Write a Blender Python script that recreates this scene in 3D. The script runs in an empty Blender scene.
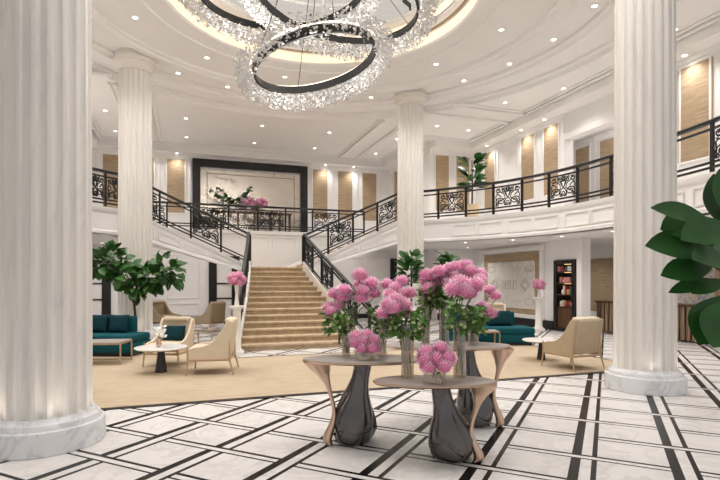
import bpy, bmesh, math, random
from mathutils import Vector, Matrix
random.seed(7)
PI = math.pi
S = bpy.context.scene
COL = S.collection
R_ = math.radians
# ------------------------------------------------------------------ camera frame (world axes follow the building)
CAM = Vector((-2.636, -10.30, 1.65)); YAW = R_(18.7); F = 500.0; HZ = 281.0
ca, sa = math.cos(YAW), math.sin(YAW)
def W(r, d, z=0.0):                    # metres right of / ahead of the camera -> world
    return Vector((CAM.x + r*ca + d*sa, CAM.y - r*sa + d*ca, z))
def at(px, d, z=0.0):                  # bearing of a picture column, at a distance
    return W((px-360)/F*d, d, z)
def floor_at(px, py, z=0.0):           # point of the level z
    d = F*(CAM.z-z)/(py-HZ)
    return at(px, d, z)
def hgt(py, d): return CAM.z - (py-HZ)*d/F
def lin(c):
    return tuple(((v/255)/12.92 if v/255 <= .04045 else (((v/255)+.055)/1.055)**2.4) for v in c)
# ------------------------------------------------------------------ materials
def newmat(name):
    m = bpy.data.materials.new(name); m.use_nodes = True
    nt = m.node_tree; b = nt.nodes['Principled BSDF']
    return m, nt, b
class NX:
    """small expression builder on a node tree"""
    def __init__(s, nt): s.nt = nt
    def n(s, t, **k):
        nd = s.nt.nodes.new(t)
        for a, v in k.items(): setattr(nd, a, v)
        return nd
    def put(s, sock, v):
        if isinstance(v, (int, float)): sock.default_value = v
        elif isinstance(v, (tuple, list)): sock.default_value = (*v, 1) if len(v) == 3 and sock.type == 'RGBA' else v
        else: s.nt.links.new(v, sock)
    def m(s, op, a, b=0.0, c=None):
        nd = s.n('ShaderNodeMath', operation=op)
        s.put(nd.inputs[0], a); s.put(nd.inputs[1], b)
        if c is not None: s.put(nd.inputs[2], c)
        return nd.outputs[0]
    def mix(s, f, a, b):
        nd = s.n('ShaderNodeMix', data_type='RGBA')
        s.put(nd.inputs[0], f); s.put(nd.inputs[6], a); s.put(nd.inputs[7], b)
        return nd.outputs[2]
    def co(s, kind='Object', scale=(1, 1, 1)):
        t = s.n('ShaderNodeTexCoord'); mp = s.n('ShaderNodeMapping')
        mp.inputs['Scale'].default_value = scale
        s.nt.links.new(t.outputs[kind], mp.inputs[0]); return mp.outputs[0]
    def noise(s, co, scale, detail=4, rough=.5, dist=0.0):
        nd = s.n('ShaderNodeTexNoise'); s.put(nd.inputs['Vector'], co)
        nd.inputs['Scale'].default_value = scale; nd.inputs['Detail'].default_value = detail
        nd.inputs['Roughness'].default_value = rough; nd.inputs['Distortion'].default_value = dist
        return nd.outputs['Fac']
    def ramp(s, f, stops):
        nd = s.n('ShaderNodeValToRGB'); s.put(nd.inputs[0], f)
        el = nd.color_ramp.elements
        while len(el) < len(stops): el.new(.5)
        for e, (p, c) in zip(el, stops): e.position = p; e.color = (*c, 1)
        return nd.outputs[0]
    def bump(s, bsdf, h, strength=.3, dist=.01):
        nd = s.n('ShaderNodeBump'); nd.inputs['Strength'].default_value = strength; nd.inputs['Distance'].default_value = dist
        s.put(nd.inputs['Height'], h); s.nt.links.new(nd.outputs[0], bsdf.inputs['Normal'])
def plain(name, rgb, rough=.5, metal=0.0, var=.04, scale=6, spec=.5, bump=0, bscale=40, kind='Object'):
    m, nt, b = newmat(name); x = NX(nt); c = lin(rgb)
    co = x.co(kind)
    f = x.noise(co, scale, 3)
    lo = tuple(max(0, v*(1-var)) for v in c); hi = tuple(min(1, v*(1+var)) for v in c)
    x.put(b.inputs['Base Color'], x.ramp(f, [(.3, lo), (.7, hi)]))
    b.inputs['Roughness'].default_value = rough; b.inputs['Metallic'].default_value = metal
    b.inputs['Specular IOR Level'].default_value = spec
    if bump: x.bump(b, x.noise(co, bscale, 3), bump, .01)
    return m
def emis(name, rgb, st):
    m, nt, b = newmat(name); c = lin(rgb)
    b.inputs['Base Color'].default_value = (*c, 1); b.inputs['Emission Color'].default_value = (*c, 1)
    b.inputs['Emission Strength'].default_value = st
    return m
M = {}
M['wall'] = plain('wall_paint', (246, 243, 241), .55, var=.015, scale=2, spec=.3)
M['ceil'] = plain('ceiling_paint', (247, 244, 242), .7, var=.012, scale=1.5, spec=.2)
M['trimw'] = plain('moulding_paint', (245, 242, 240), .5, var=.01, spec=.3)
M['black'] = plain('black_lacquer', (22, 19, 20), .35, var=.1)
M['iron'] = plain('black_wrought_iron', (12, 11, 11), .5, 0.0, var=.1)
M['teal'] = plain('teal_fabric', (14, 76, 84), .85, var=.12, scale=9, spec=.2, bump=.15, bscale=120)
M['teal_dark'] = plain('dark_teal_velvet', (8, 52, 60), .8, var=.12, scale=9, spec=.2, bump=.15, bscale=120)
M['gold'] = plain('brushed_gold', (196, 168, 128), .3, .85, var=.05)
M['rose'] = plain('rose_bronze', (214, 184, 162), .28, 1.0, var=.02)
M['tabletop'] = plain('grey_stone_top', (176, 167, 162), .3, var=.05, scale=5)
M['dark_stone'] = plain('dark_polished_bronze', (104, 101, 102), .12, .75, var=.2, scale=4)
M['leather'] = plain('cream_upholstery', (214, 198, 174), .6, var=.04, scale=5, spec=.3, bump=.08, bscale=60)
M['tan_up'] = plain('tan_upholstery', (186, 166, 138), .65, var=.05, scale=5, spec=.3, bump=.08, bscale=60)
M['wood_l'] = plain('pale_wood', (184, 152, 116), .45, var=.08, scale=12)
M['whitetop'] = plain('white_marble_top', (240, 236, 232), .2, var=.03)
M['cone'] = plain('dark_grey_metal', (62, 60, 64), .3, .6, var=.08)
M['leaf'] = plain('dark_green_leaf', (54, 96, 40), .42, var=.35, scale=2.2, spec=.4)
M['leaf2'] = plain('fiddle_leaf_green', (34, 80, 28), .4, var=.3, scale=5, spec=.4)
M['leaf3'] = plain('fresh_green_leaf', (92, 132, 62), .5, var=.4, scale=9, spec=.3)
M['bark'] = plain('brown_bark', (74, 56, 42), .9, var=.3, scale=20)
def petal_mat():
    m, nt, b = newmat('pink_petals_pale_tips'); x = NX(nt)
    vl = x.n('ShaderNodeVectorMath', operation='LENGTH'); nt.links.new(x.co('Object'), vl.inputs[0])
    x.put(b.inputs['Base Color'], x.ramp(vl.outputs['Value'], [(.55, lin((236, 128, 180))), (.80, lin((253, 198, 224))), (1.0, lin((255, 238, 246)))]))
    b.inputs['Roughness'].default_value = .6; b.inputs['Specular IOR Level'].default_value = .15
    return m
M['petal'] = petal_mat()
M['petal_in'] = plain('deep_pink_core', (244, 160, 200), .7, var=.1, spec=.1)
M['viburnum'] = plain('pale_green_buds', (196, 210, 150), .7, var=.15, scale=20)
M['stem'] = plain('green_stem', (82, 108, 56), .6, var=.15)
M['basket'] = plain('tan_planter', (214, 192, 158), .6, var=.08, scale=8)
M['ceramic'] = plain('white_ceramic', (240, 237, 232), .25, var=.02)
M['pedestal'] = plain('white_pedestal_plaster', (236, 231, 224), .5, var=.02)
M['mulch'] = plain('dark_soil', (40, 32, 26), .95, var=.3, scale=30)
M['brown_door'] = plain('walnut_wood', (92, 60, 34), .4, var=.2, scale=6)
M['bronze_line'] = plain('antique_bronze_line', (150, 136, 118), .4, .5)
M['glow'] = emis('lamp_lens', (255, 244, 228), 9)
M['cove'] = emis('cove_led', (255, 236, 204), .7)
M['led'] = emis('crystal_led', (255, 244, 222), 2)
M['shelf_led'] = emis('shelf_led', (255, 214, 150), 3)

def marble(name, base, vein, vscale=1.2, stretch=(1, 1, 1), rough=.25, amount=.5, warm=None, kind='Object'):
    m, nt, b = newmat(name); x = NX(nt)
    co = x.co(kind, stretch)
    n1 = x.noise(co, vscale, 6, .6, 1.2)
    ridge = x.m('ABSOLUTE', x.m('SUBTRACT', n1, .5))
    v = x.ramp(ridge, [(0.0, (1, 1, 1)), (.045, (0, 0, 0))])
    n2 = x.noise(co, vscale*.6, 3)
    f = x.m('MULTIPLY', x.m('MULTIPLY', v, amount), x.m('MULTIPLY', n2, 1.4))
    bc = x.mix(x.noise(co, vscale*.9, 3, .6), lin(base), lin(warm or base))
    x.put(b.inputs['Base Color'], x.mix(f, bc, lin(vein)))
    b.inputs['Roughness'].default_value = rough
    b.inputs['Specular IOR Level'].default_value = .4
    return m
M['col'] = marble('column_marble', (230, 227, 224), (194, 198, 204), 1.3, (2.2, 2.2, .28), .3, .35, (236, 229, 219))
M['colcap'] = marble('capital_stone', (236, 229, 220), (200, 194, 186), 1.3, (1, 1, 1), .45, .2)
M['plinth'] = marble('plinth_marble', (224, 224, 226), (166, 170, 178), 2.0, (1, 1, 1), .25, .5)
M['niche'] = marble('niche_marble', (226, 220, 212), (196, 188, 178), .9, (1, 1, 1), .3, .6)
M['stairside'] = marble('stair_marble', (230, 224, 216), (196, 190, 184), 1.5, (1, 1, 1), .35, .3)

def floor_mat():
    m, nt, b = newmat('marble_floor_with_black_inlay'); x = NX(nt)
    t = x.n('ShaderNodeTexCoord'); sp = x.n('ShaderNodeSeparateXYZ'); nt.links.new(t.outputs['Object'], sp.inputs[0])
    X, Y = sp.outputs[0], sp.outputs[1]
    k = 1/math.sqrt(2)
    PU, PV = .8038, .677
    u = x.m('DIVIDE', x.m('SUBTRACT', x.m('MULTIPLY', x.m('SUBTRACT', X, Y), k), 4.355-.12), PU)
    v = x.m('DIVIDE', x.m('SUBTRACT', x.m('MULTIPLY', x.m('ADD', X, Y), k), -5.322-.17), PV)
    iu, iv = x.m('FLOOR', u), x.m('FLOOR', v)
    fu = x.m('MULTIPLY', x.m('SUBTRACT', u, iu), PU); fv = x.m('MULTIPLY', x.m('SUBTRACT', v, iv), PV)
    def band(f, a, c): return x.m('MULTIPLY', x.m('GREATER_THAN', f, a), x.m('LESS_THAN', f, c))
    thick = band(fu, .12-.042, .12+.042); thin = band(fu, .275-.022, .275+.022); in1 = band(fu, .12-.042, .275+.022)
    up = band(fv, .17-.02, .17+.02); lo = band(fv, .17-.094-.013, .17-.094+.013); in2 = band(fv, .17-.107, .17+.02)
    F1 = x.m('ADD', thick, thin); F2 = x.m('ADD', up, lo)
    par = x.m('FLOORED_MODULO', x.m('ADD', iu, iv), 2.0)
    A = x.m('ADD', F1, x.m('MULTIPLY', x.m('SUBTRACT', 1.0, in1), F2))
    B = x.m('ADD', F2, x.m('MULTIPLY', x.m('SUBTRACT', 1.0, in2), F1))
    dark = x.m('ADD', x.m('MULTIPLY', par, B), x.m('MULTIPLY', x.m('SUBTRACT', 1.0, par), A))
    co = x.co('Object')
    n1 = x.noise(co, 1.6, 6, .6, 1.4)
    ridge = x.m('ABSOLUTE', x.m('SUBTRACT', n1, .5))
    vv = x.ramp(ridge, [(0.0, (1, 1, 1)), (.05, (0, 0, 0))])
    f = x.m('MULTIPLY', vv, x.m('MULTIPLY', x.noise(co, 1.1, 3), .75))
    white = x.mix(f, x.mix(x.noise(co, 2.3, 4), lin((218, 214, 212)), lin((232, 228, 225))), lin((188, 184, 180)))
    x.put(b.inputs['Base Color'], x.mix(dark, white, lin((14, 11, 11))))
    b.inputs['Roughness'].default_value = .26; b.inputs['Specular IOR Level'].default_value = .2
    return m
M['floor'] = floor_mat()

def rug_mat():
    m, nt, b = newmat('woven_sand_rug'); x = NX(nt)
    co = x.co('Object', (1, 6, 1)); co2 = x.co('Object')
    f = x.m('ADD', x.m('MULTIPLY', x.noise(co, 3, 5), .6), x.m('MULTIPLY', x.noise(co2, 1.2, 4), .4))
    x.put(b.inputs['Base Color'], x.ramp(f, [(.3, lin((172, 153, 129))), (.7, lin((196, 180, 157)))]))
    b.inputs['Roughness'].default_value = .95; b.inputs['Specular IOR Level'].default_value = .1
    x.bump(b, x.noise(co2, 180, 2), .25, .004)
    return m
M['rug'] = rug_mat()
def weave_mat():
    m, nt, b = newmat('woven_tan_panel'); x = NX(nt)
    co = x.co('Object', (.6, .6, 9))
    f = x.noise(co, 3.2, 5, .65)
    g = x.noise(x.co('Object', (1.5, 1.5, 40)), 2.0, 3)
    x.put(b.inputs['Base Color'], x.ramp(x.m('ADD', x.m('MULTIPLY', f, .6), x.m('MULTIPLY', g, .4)),
          [(.3, lin((142, 122, 98))), (.55, lin((184, 161, 132))), (.75, lin((208, 188, 160)))]))
    b.inputs['Roughness'].default_value = .75; b.inputs['Specular IOR Level'].default_value = .2
    return m
M['weave'] = weave_mat()
def carpet_mat():
    m, nt, b = newmat('stair_carpet'); x = NX(nt)
    co = x.co('Object', (1.5, 1, 1))
    f = x.noise(co, 5, 5, .65)
    x.put(b.inputs['Base Color'], x.ramp(f, [(.3, lin((172, 150, 122))), (.7, lin((200, 178, 150)))]))
    b.inputs['Roughness'].default_value = .9; b.inputs['Specular IOR Level'].default_value = .1
    return m
M['carpet'] = carpet_mat()
def slat_mat():
    m, nt, b = newmat('striped_timber_slats'); x = NX(nt)
    f = x.noise(x.co('Object', (4, 9, .4)), 2.5, 4)
    x.put(b.inputs['Base Color'], x.ramp(f, [(.3, lin((92, 70, 54))), (.55, lin((150, 124, 100))), (.75, lin((196, 176, 152)))]))
    b.inputs['Roughness'].default_value = .5
    return m
M['slat'] = slat_mat()
def art_mat():
    m, nt, b = newmat('abstract_painted_canvas'); x = NX(nt)
    f = x.noise(x.co('Object'), 3.2, 8, .7, 1.5)
    x.put(b.inputs['Base Color'], x.ramp(f, [(.3, lin((86, 104, 130))), (.42, lin((170, 170, 172))), (.52, lin((214, 202, 186))), (.62, lin((176, 140, 100))), (.75, lin((120, 128, 142)))]))
    b.inputs['Roughness'].default_value = .6
    return m
M['art'] = art_mat()
def mirror_mat():
    m, nt, b = newmat('antiqued_mirror'); x = NX(nt)
    f = x.noise(x.co('Object'), 2.2, 6, .65, .8)
    x.put(b.inputs['Base Color'], x.ramp(f, [(.35, lin((206, 199, 190))), (.7, lin((222, 216, 207)))]))
    b.inputs['Metallic'].default_value = 1; b.inputs['Roughness'].default_value = .24
    return m
M['mirror'] = mirror_mat()
def glassy(name, tint, alpha, rough=.05, gl=.25):
    m, nt, b = newmat(name); x = NX(nt)
    nt.nodes.remove(b); out = nt.nodes['Material Output']
    tr = x.n('ShaderNodeBsdfTransparent'); tr.inputs[0].default_value = (*lin(tint), 1)
    g = x.n('ShaderNodeBsdfGlossy'); g.inputs['Color'].default_value = (1, 1, 1, 1); g.inputs['Roughness'].default_value = rough
    df = x.n('ShaderNodeBsdfDiffuse'); df.inputs[0].default_value = (*lin((244, 242, 240)), 1)
    lw = x.n('ShaderNodeLayerWeight'); lw.inputs[0].default_value = .25
    f = x.m('ADD', gl*.35, x.m('MULTIPLY', lw.outputs['Facing'], gl*1.6))
    m1 = x.n('ShaderNodeMixShader'); x.put(m1.inputs[0], f)
    nt.links.new(tr.outputs[0], m1.inputs[1]); nt.links.new(g.outputs[0], m1.inputs[2])
    m2 = x.n('ShaderNodeMixShader'); m2.inputs[0].default_value = alpha
    nt.links.new(m1.outputs[0], m2.inputs[1]); nt.links.new(df.outputs[0], m2.inputs[2])
    nt.links.new(m2.outputs[0], out.inputs[0])
    return m
M['glass'] = glassy('vase_glass', (240, 235, 226), .05, .06, .3)
M['skyglass'] = glassy('skylight_glass', (255, 250, 244), .15, .1, .1)
M['crystal'] = glassy('cut_crystal', (238, 240, 246), .6, .08, .55)
# ------------------------------------------------------------------ mesh builder
def rotz(a): return Matrix.Rotation(a, 4, 'Z')
class MB:
    def __init__(s): s.bm = bmesh.new()
    def quad(s, *p):
        return s.bm.faces.new([s.bm.verts.new(q) for q in p])
    def box(s, c, size, rot=None, bev=0.0, seg=2, taper=None):
        nb = bmesh.new(); bmesh.ops.create_cube(nb, size=1)
        for v in nb.verts:
            t = 1.0
            if taper and v.co.z < 0: t = taper
            v.co = Vector((v.co.x*size[0]*t, v.co.y*size[1]*t, v.co.z*size[2]))
        if bev: bmesh.ops.bevel(nb, geom=nb.edges[:], offset=bev, segments=seg, profile=.5, affect='EDGES')
        mt = Matrix.Translation(Vector(c)) @ (rot if rot else Matrix.Identity(4))
        s.merge(nb, mt); return s
    def merge(s, nb, mt=None):
        mp = {}
        for v in nb.verts: mp[v] = s.bm.verts.new(mt @ v.co if mt else v.co)
        for f in nb.faces:
            try: s.bm.faces.new([mp[v] for v in f.verts])
            except ValueError: pass
        nb.free()
    def grid(s, rows, cu=False, cv=False, cap=False):
        vs = [[s.bm.verts.new(p) for p in r] for r in rows]
        n, k = len(vs), len(vs[0])
        for i in range(n if cu else n-1):
            for j in range(k if cv else k-1):
                a, b = vs[i], vs[(i+1) % n]
                q = [a[j], a[(j+1) % k], b[(j+1) % k], b[j]]
                try: s.bm.faces.new(q)
                except ValueError: pass
        if cap:
            s.bm.faces.new(list(reversed(vs[0]))); s.bm.faces.new(vs[-1])
        return s
    def lathe(s, prof, n=32, c=(0, 0, 0), a0=0.0, a1=None, rf=None):
        full = a1 is None; a1 = 2*PI if full else a1
        rows = []
        cnt = n if full else n+1
        for i in range(cnt):
            a = a0+(a1-a0)*i/n
            rows.append([(c[0]+(r if rf is None else rf(r, z, a))*math.cos(a), c[1]+(r if rf is None else rf(r, z, a))*math.sin(a), c[2]+z) for r, z in prof])
        return s.grid(rows, cu=full)
    def solid(s, prof, n=24, c=(0, 0, 0), rf=None):     # closed lathe with end caps
        rows = []
        for r, z in prof:
            rows.append([(c[0]+(r if rf is None else rf(r, z, 2*PI*i/n))*math.cos(2*PI*i/n), c[1]+(r if rf is None else rf(r, z, 2*PI*i/n))*math.sin(2*PI*i/n), c[2]+z) for i in range(n)])
        return s.grid(rows, cv=True, cap=True)
    def tube(s, pts, r, n=8, closed=False, sq=None, cap=True):
        pts = [Vector(p) for p in pts]; k = len(pts)
        rs = r if isinstance(r, (list, tuple)) else [r]*k
        rows = []; up = None
        for i, p in enumerate(pts):
            if closed: t = pts[(i+1) % k]-pts[i-1]
            else: t = pts[min(i+1, k-1)]-pts[max(i-1, 0)]
            t.normalize()
            if up is None:
                up = Vector((0, 0, 1)) if abs(t.z) < .9 else Vector((1, 0, 0))
            nn = up-t*up.dot(t)
            if nn.length < 1e-5: nn = t.orthogonal()
            nn.normalize(); up = nn; bb = t.cross(nn)
            rows.append([p+(nn*math.cos(2*PI*j/n)+bb*math.sin(2*PI*j/n)*(sq or 1))*rs[i] for j in range(n)])
        return s.grid(rows, cu=closed, cv=True, cap=(cap and not closed))
    def sweep(s, pts, prof, closed=False, cap=True):     # profile (offset to the left, height) along a path, kept upright
        pts = [Vector(p) for p in pts]; k = len(pts); rows = []
        for i, p in enumerate(pts):
            if closed: t = pts[(i+1) % k]-pts[i-1]
            else: t = pts[min(i+1, k-1)]-pts[max(i-1, 0)]
            h = Vector((t.x, t.y, 0)); h.normalize(); nl = Vector((-h.y, h.x, 0))
            rows.append([p+nl*a+Vector((0, 0, b)) for a, b in prof])
        return s.grid(rows, cu=closed, cv=True, cap=(cap and not closed))
    def rail(s, pts, w, h, closed=False):
        return s.sweep(pts, [(-w/2, -h/2), (w/2, -h/2), (w/2, h/2), (-w/2, h/2)], closed)
    def prism(s, poly, z0, z1, mt=None):
        f = (lambda p: mt @ Vector(p)) if mt else (lambda p: p)
        s.grid([[f((x, y, z0)) for x, y in poly], [f((x, y, z1)) for x, y in poly]], cv=True, cap=True); return s
    def leaf(s, base, d, up, L, w, curl=.3, n=5, fold=.25, shape=None):
        base = Vector(base); d = Vector(d).normalized(); up = Vector(up)
        up = (up-d*up.dot(d))
        if up.length < 1e-4: up = d.orthogonal()
        up.normalize(); sd = d.cross(up)
        rows = []
        for i in range(n+1):
            t = i/n
            if shape: ww = w*shape(t)
            else: ww = w*(math.sin(PI*min(1, t**.8*.98+.02))**.8)*.5
            if i == n: ww = w*.02
            c = base+d*(L*t*(1-.12*curl*t))-up*(curl*L*t*t*.6)
            rows.append([c-sd*ww+up*ww*fold, c, c+sd*ww+up*ww*fold])
        s.grid(rows); return s
    def build(s, name, mat, parent=None, world=False, origin=None, smooth=35, solid=0):
        bmesh.ops.recalc_face_normals(s.bm, faces=s.bm.faces[:])
        me = bpy.data.meshes.new(name)
        if origin is not None:
            ov = Vector(origin)
            for v in s.bm.verts: v.co -= ov
        s.bm.to_mesh(me); s.bm.free()
        me.materials.append(mat)
        o = bpy.data.objects.new(name, me); COL.objects.link(o)
        if origin is not None: o.location = origin
        if smooth:
            me.shade_smooth(); me.set_sharp_from_angle(angle=R_(smooth))
        if parent is not None:
            o.parent = parent
            if world: o.matrix_parent_inverse = parent_mat(parent).inverted()
        if solid:
            md = o.modifiers.new('thickness', 'SOLIDIFY'); md.thickness = solid; md.offset = 0
        return o
def parent_mat(p):
    mt = Matrix.Translation(p.location) @ p.rotation_euler.to_matrix().to_4x4()
    if p.parent is not None: mt = parent_mat(p.parent) @ p.matrix_parent_inverse @ mt
    return mt
def tag(o, label, cat, group=None):
    o['label'] = label; o['category'] = cat
    if group: o['group'] = group
    return o
def thing(name, label, cat, loc=(0, 0, 0), rz=0.0, group=None):
    o = bpy.data.objects.new(name, None); COL.objects.link(o); o.empty_display_size = .2
    o.location = loc; o.rotation_euler = (0, 0, rz)
    return tag(o, label, cat, group)
def struct(o):
    o['kind'] = 'structure'; return o
def dup(root, loc, rz=0.0, label=None, group=None, scale=None):
    r = root.copy(); COL.objects.link(r); r.location = loc; r.rotation_euler = (0, 0, rz)
    if scale: r.scale = (scale,)*3
    if label: r['label'] = label
    if group: r['group'] = group
    for ch in list(root.children):
        c = ch.copy(); COL.objects.link(c); c.parent = r
        for g in list(ch.children):
            e = g.copy(); COL.objects.link(e); e.parent = c
    return r
class Path:
    """dense polyline with positions by running length (measured in plan)"""
    def __init__(s, pts):
        s.p = [Vector(q) for q in pts]; s.c = [0.0]
        for a, b in zip(s.p, s.p[1:]): s.c.append(s.c[-1]+math.hypot(b.x-a.x, b.y-a.y))
        s.L = s.c[-1]
    def at(s, t):
        t = max(0, min(s.L, t))
        for i in range(len(s.p)-1):
            if t <= s.c[i+1]+1e-9:
                f = (t-s.c[i])/max(1e-9, s.c[i+1]-s.c[i]); return s.p[i].lerp(s.p[i+1], f)
        return s.p[-1].copy()
    def sub(s, a, b, n): return [s.at(a+(b-a)*i/n) for i in range(n+1)]
def catmull(ctrl, n=10):
    P = [Vector(c) for c in ctrl]; P = [P[0]*2-P[1]]+P+[P[-1]*2-P[-2]]; out = []
    for i in range(1, len(P)-2):
        a, b, c, d = P[i-1:i+3]
        for k in range(n):
            t = k/n
            out.append(.5*((2*b)+(-a+c)*t+(2*a-5*b+4*c-d)*t*t+(-a+3*b-3*c+d)*t**3))
    out.append(P[-2].copy()); return out
WORLD, EXPO = 0.56, 0.15
# ================================================================== SETTING
UF, SOF, ZC, ZO, ZP = 3.75, 3.0, 7.70, 7.46, 7.15     # upper floor, balcony soffit, rotunda ceiling, outer ceiling, perimeter soffit
RB = 7.3
def P3(a, r=RB, z=UF): return Vector((r*math.cos(R_(a)), r*math.sin(R_(a)), z))
b = MB(); b.box((0, 0, -.1), (26, 26.6, .2)); struct(b.build('floor', M['floor'], smooth=0))

def slab(name, x0, x1, y0, y1, z0, z1, mat='wall', mb=None):
    b = mb or MB(); b.box(((x0+x1)/2, (y0+y1)/2, (z0+z1)/2), (x1-x0, y1-y0, z1-z0))
    return b if mb else struct(b.build(name, M[mat], smooth=0))
def wallm(name, boxes, mat='wall'):
    b = MB()
    for q in boxes: slab('', *q, mb=b)
    return struct(b.build(name, M[mat], smooth=0))
# ground and upper walls (thickness .3 outwards)
wallm('wall_back', [(-12.3, 7.2, 10.7, 11.0, 0, SOF), (-4.9, 4.9, 10.76, 11.0, SOF, UF-.02)])
wallm('wall_upper_back', [(-7.1, 7.1, 12.9, 13.2, UF, ZO)])
wallm('wall_right', [(8.95, 9.3, 3.53, 8.6, 0, SOF), (8.95, 9.3, 2.3, 2.52, 0, SOF), (8.95, 9.3, 2.52, 3.53, 2.35, SOF),
                     (7.2, 9.3, 8.6, 8.9, 0, SOF), (7.2, 7.5, 8.9, 10.7, 0, SOF)])
wallm('wall_upper_right', [(9.05, 9.35, 3.1, 8.6, UF, ZO), (9.05, 9.35, -7.5, -.3, UF, ZO), (9.05, 9.35, -.3, 3.1, 6.3, ZO),
                           (6.8, 9.35, 8.6, 8.9, UF, ZO), (6.8, 7.1, 8.9, 12.9, UF, ZO)])
wallm('wall_upper_left', [(-9.35, -9.05, -7.5, 8.6, UF, ZO), (-9.35, -6.8, 8.6, 8.9, UF, ZO), (-7.1, -6.8, 8.9, 12.9, UF, ZO)])
wallm('wall_left', [(-12.3, -12.0, -7.5, 10.7, 0, SOF)])
wallm('wall_reception', [(12.0, 12.3, -7.5, 6.5, 0, SOF), (9.3, 12.3, 6.5, 6.8, 0, SOF)])
wallm('wall_alcove', [(12.0, 12.3, -1.2, 7.0, UF, 7.3), (9.35, 12.3, 6.7, 7.0, UF, 7.3), (9.35, 12.3, -1.2, -.9, UF, 7.3)])
# baseboards
wallm('baseboard_right', [(8.91, 8.95, 3.56, 8.6, 0, .3), (7.2, 8.95, 8.56, 8.6, 0, .3), (8.91, 8.95, 2.3, 2.5, 0, .3)], 'black')
wallm('baseboard_back', [(-12, -.95, 10.66, 10.7, 0, .2), (.95, 7.2, 10.66, 10.7, 0, .2)], 'black')

# ---- ceilings
n = 96
b = MB()
prof = [(3.34, 7.98), (3.34, 7.70), (3.37, 7.66), (3.52, 7.66), (3.55, 7.70), (3.88, 7.70), (3.90, 7.665), (3.98, 7.665), (4.0, 7.70),
        (5.10, 7.70), (5.11, 7.62), (5.20, 7.61), (5.24, 7.55), (5.40, 7.55), (5.45, 7.63), (5.54, 7.64), (5.55, 7.70),
        (6.22, 7.70), (6.23, 7.62), (6.34, 7.61), (6.39, 7.54), (6.60, 7.54), (6.66, 7.62), (6.78, 7.63), (6.79, 7.68), (7.28, 7.68), (7.30, 7.60), (7.40, 7.58), (7.43, ZO), (7.50, ZO)]
b.lathe(prof, n)
struct(b.build('ceiling', M['ceil'], smooth=30))
def rect_hit(a, x0, x1, y0, y1):
    c, s_ = math.cos(a), math.sin(a); t = 1e9
    if c > 1e-9: t = min(t, x1/c)
    if c < -1e-9: t = min(t, x0/c)
    if s_ > 1e-9: t = min(t, y1/s_)
    if s_ < -1e-9: t = min(t, y0/s_)
    return t
b = MB(); rows = []
for i in range(n):
    a = 2*PI*i/n; t = rect_hit(a, -9.05, 9.05, -12, 12.9)
    rows.append([(7.5*math.cos(a), 7.5*math.sin(a), ZO), (t*math.cos(a), t*math.sin(a), ZO)])
b.grid(rows, cu=True)
struct(b.build('ceiling_outer', M['ceil'], smooth=0))
# dropped perimeter soffit above the upper walls with stepped edge moulding
wallm('trim_1', [(8.42, 9.05, -7.5, 8.6, ZP, ZO), (6.8, 8.42, 7.97, 8.6, ZP, ZO), (-9.05, -8.42, -7.5, 8.6, ZP, ZO), (-8.42, -6.8, 7.97, 8.6, ZP, ZO),
                 (-6.8, 6.8, 12.25, 12.9, ZP, ZO), (6.2, 6.8, 8.6, 12.25, ZP, ZO), (-6.8, -6.2, 8.6, 12.25, ZP, ZO)], 'ceil')
b = MB()
def strip(x0, y0, x1, y1, w=.09, z0=ZO-.07, z1=ZO):
    b.box(((x0+x1)/2, (y0+y1)/2, (z0+z1)/2), (abs(x1-x0)+w, abs(y1-y0)+w, z1-z0), bev=.02, seg=1)
for s_ in (1, -1):
    for o in (0, .16):
        X = lambda v: s_*v
        z0 = ZO-.09+o*.25
        strip(X(8.33-o), -7.2+o, X(8.33-o), 4.3-o, z0=z0); strip(X(5.55+o), 4.3-o, X(8.33-o), 4.3-o, z0=z0)
        strip(X(4.75+o), 5.25+o, X(8.33-o), 5.25+o, z0=z0); strip(X(8.33-o), 5.25+o, X(8.33-o), 7.9-o, z0=z0)
        strip(X(6.1-o), 7.9-o, X(8.33-o), 7.9-o, z0=z0); strip(X(6.1-o), 7.9-o, X(6.1-o), 12.15-o, z0=z0); strip(X(4.75+o), 12.15-o, X(6.1-o), 12.15-o, z0=z0)
        strip(X(4.75+o), 5.9, X(4.75+o), 12.15-o, z0=z0)
        strip(X(3.95-o), 6.5, X(3.95-o), 12.15-o, z0=z0)
    b.box((s_*3.0, 12.2, ZP-.03), (6.0, .12, .06), bev=.02, seg=1)
for o in (0, .16): strip(-3.95+o, 12.15-o, 3.95-o, 12.15-o, z0=ZO-.09+o*.25)
struct(b.build('trim_2', M['ceil'], smooth=0))
# soffit under the balconies (right and left) and alcove ceiling
def arc_pts(a0, a1, r, z, k=40): return [P3(a0+(a1-a0)*i/k, r+max(0, -12-(a0+(a1-a0)*i/k))*.03, z) for i in range(k+1)]
def soffit(sgn):
    poly = [(p.x*sgn, p.y) for p in arc_pts(-50, 46, RB-.02, 0)]
    poly += [(4.75*sgn, 7.9), (4.75*sgn, 10.72), (12.2*sgn, 10.72), (12.2*sgn, -7.5), (5.2*sgn, -7.5)]
    return poly
b = MB(); b.prism(soffit(1), SOF, SOF+.05); b.prism(soffit(-1), SOF, SOF+.05)
struct(b.build('ceiling_lower', M['ceil'], smooth=0))
b = MB(); b.box((10.7, 2.9, 7.25), (2.7, 8.2, .1)); struct(b.build('ceiling_alcove', M['ceil'], smooth=0))
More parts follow.
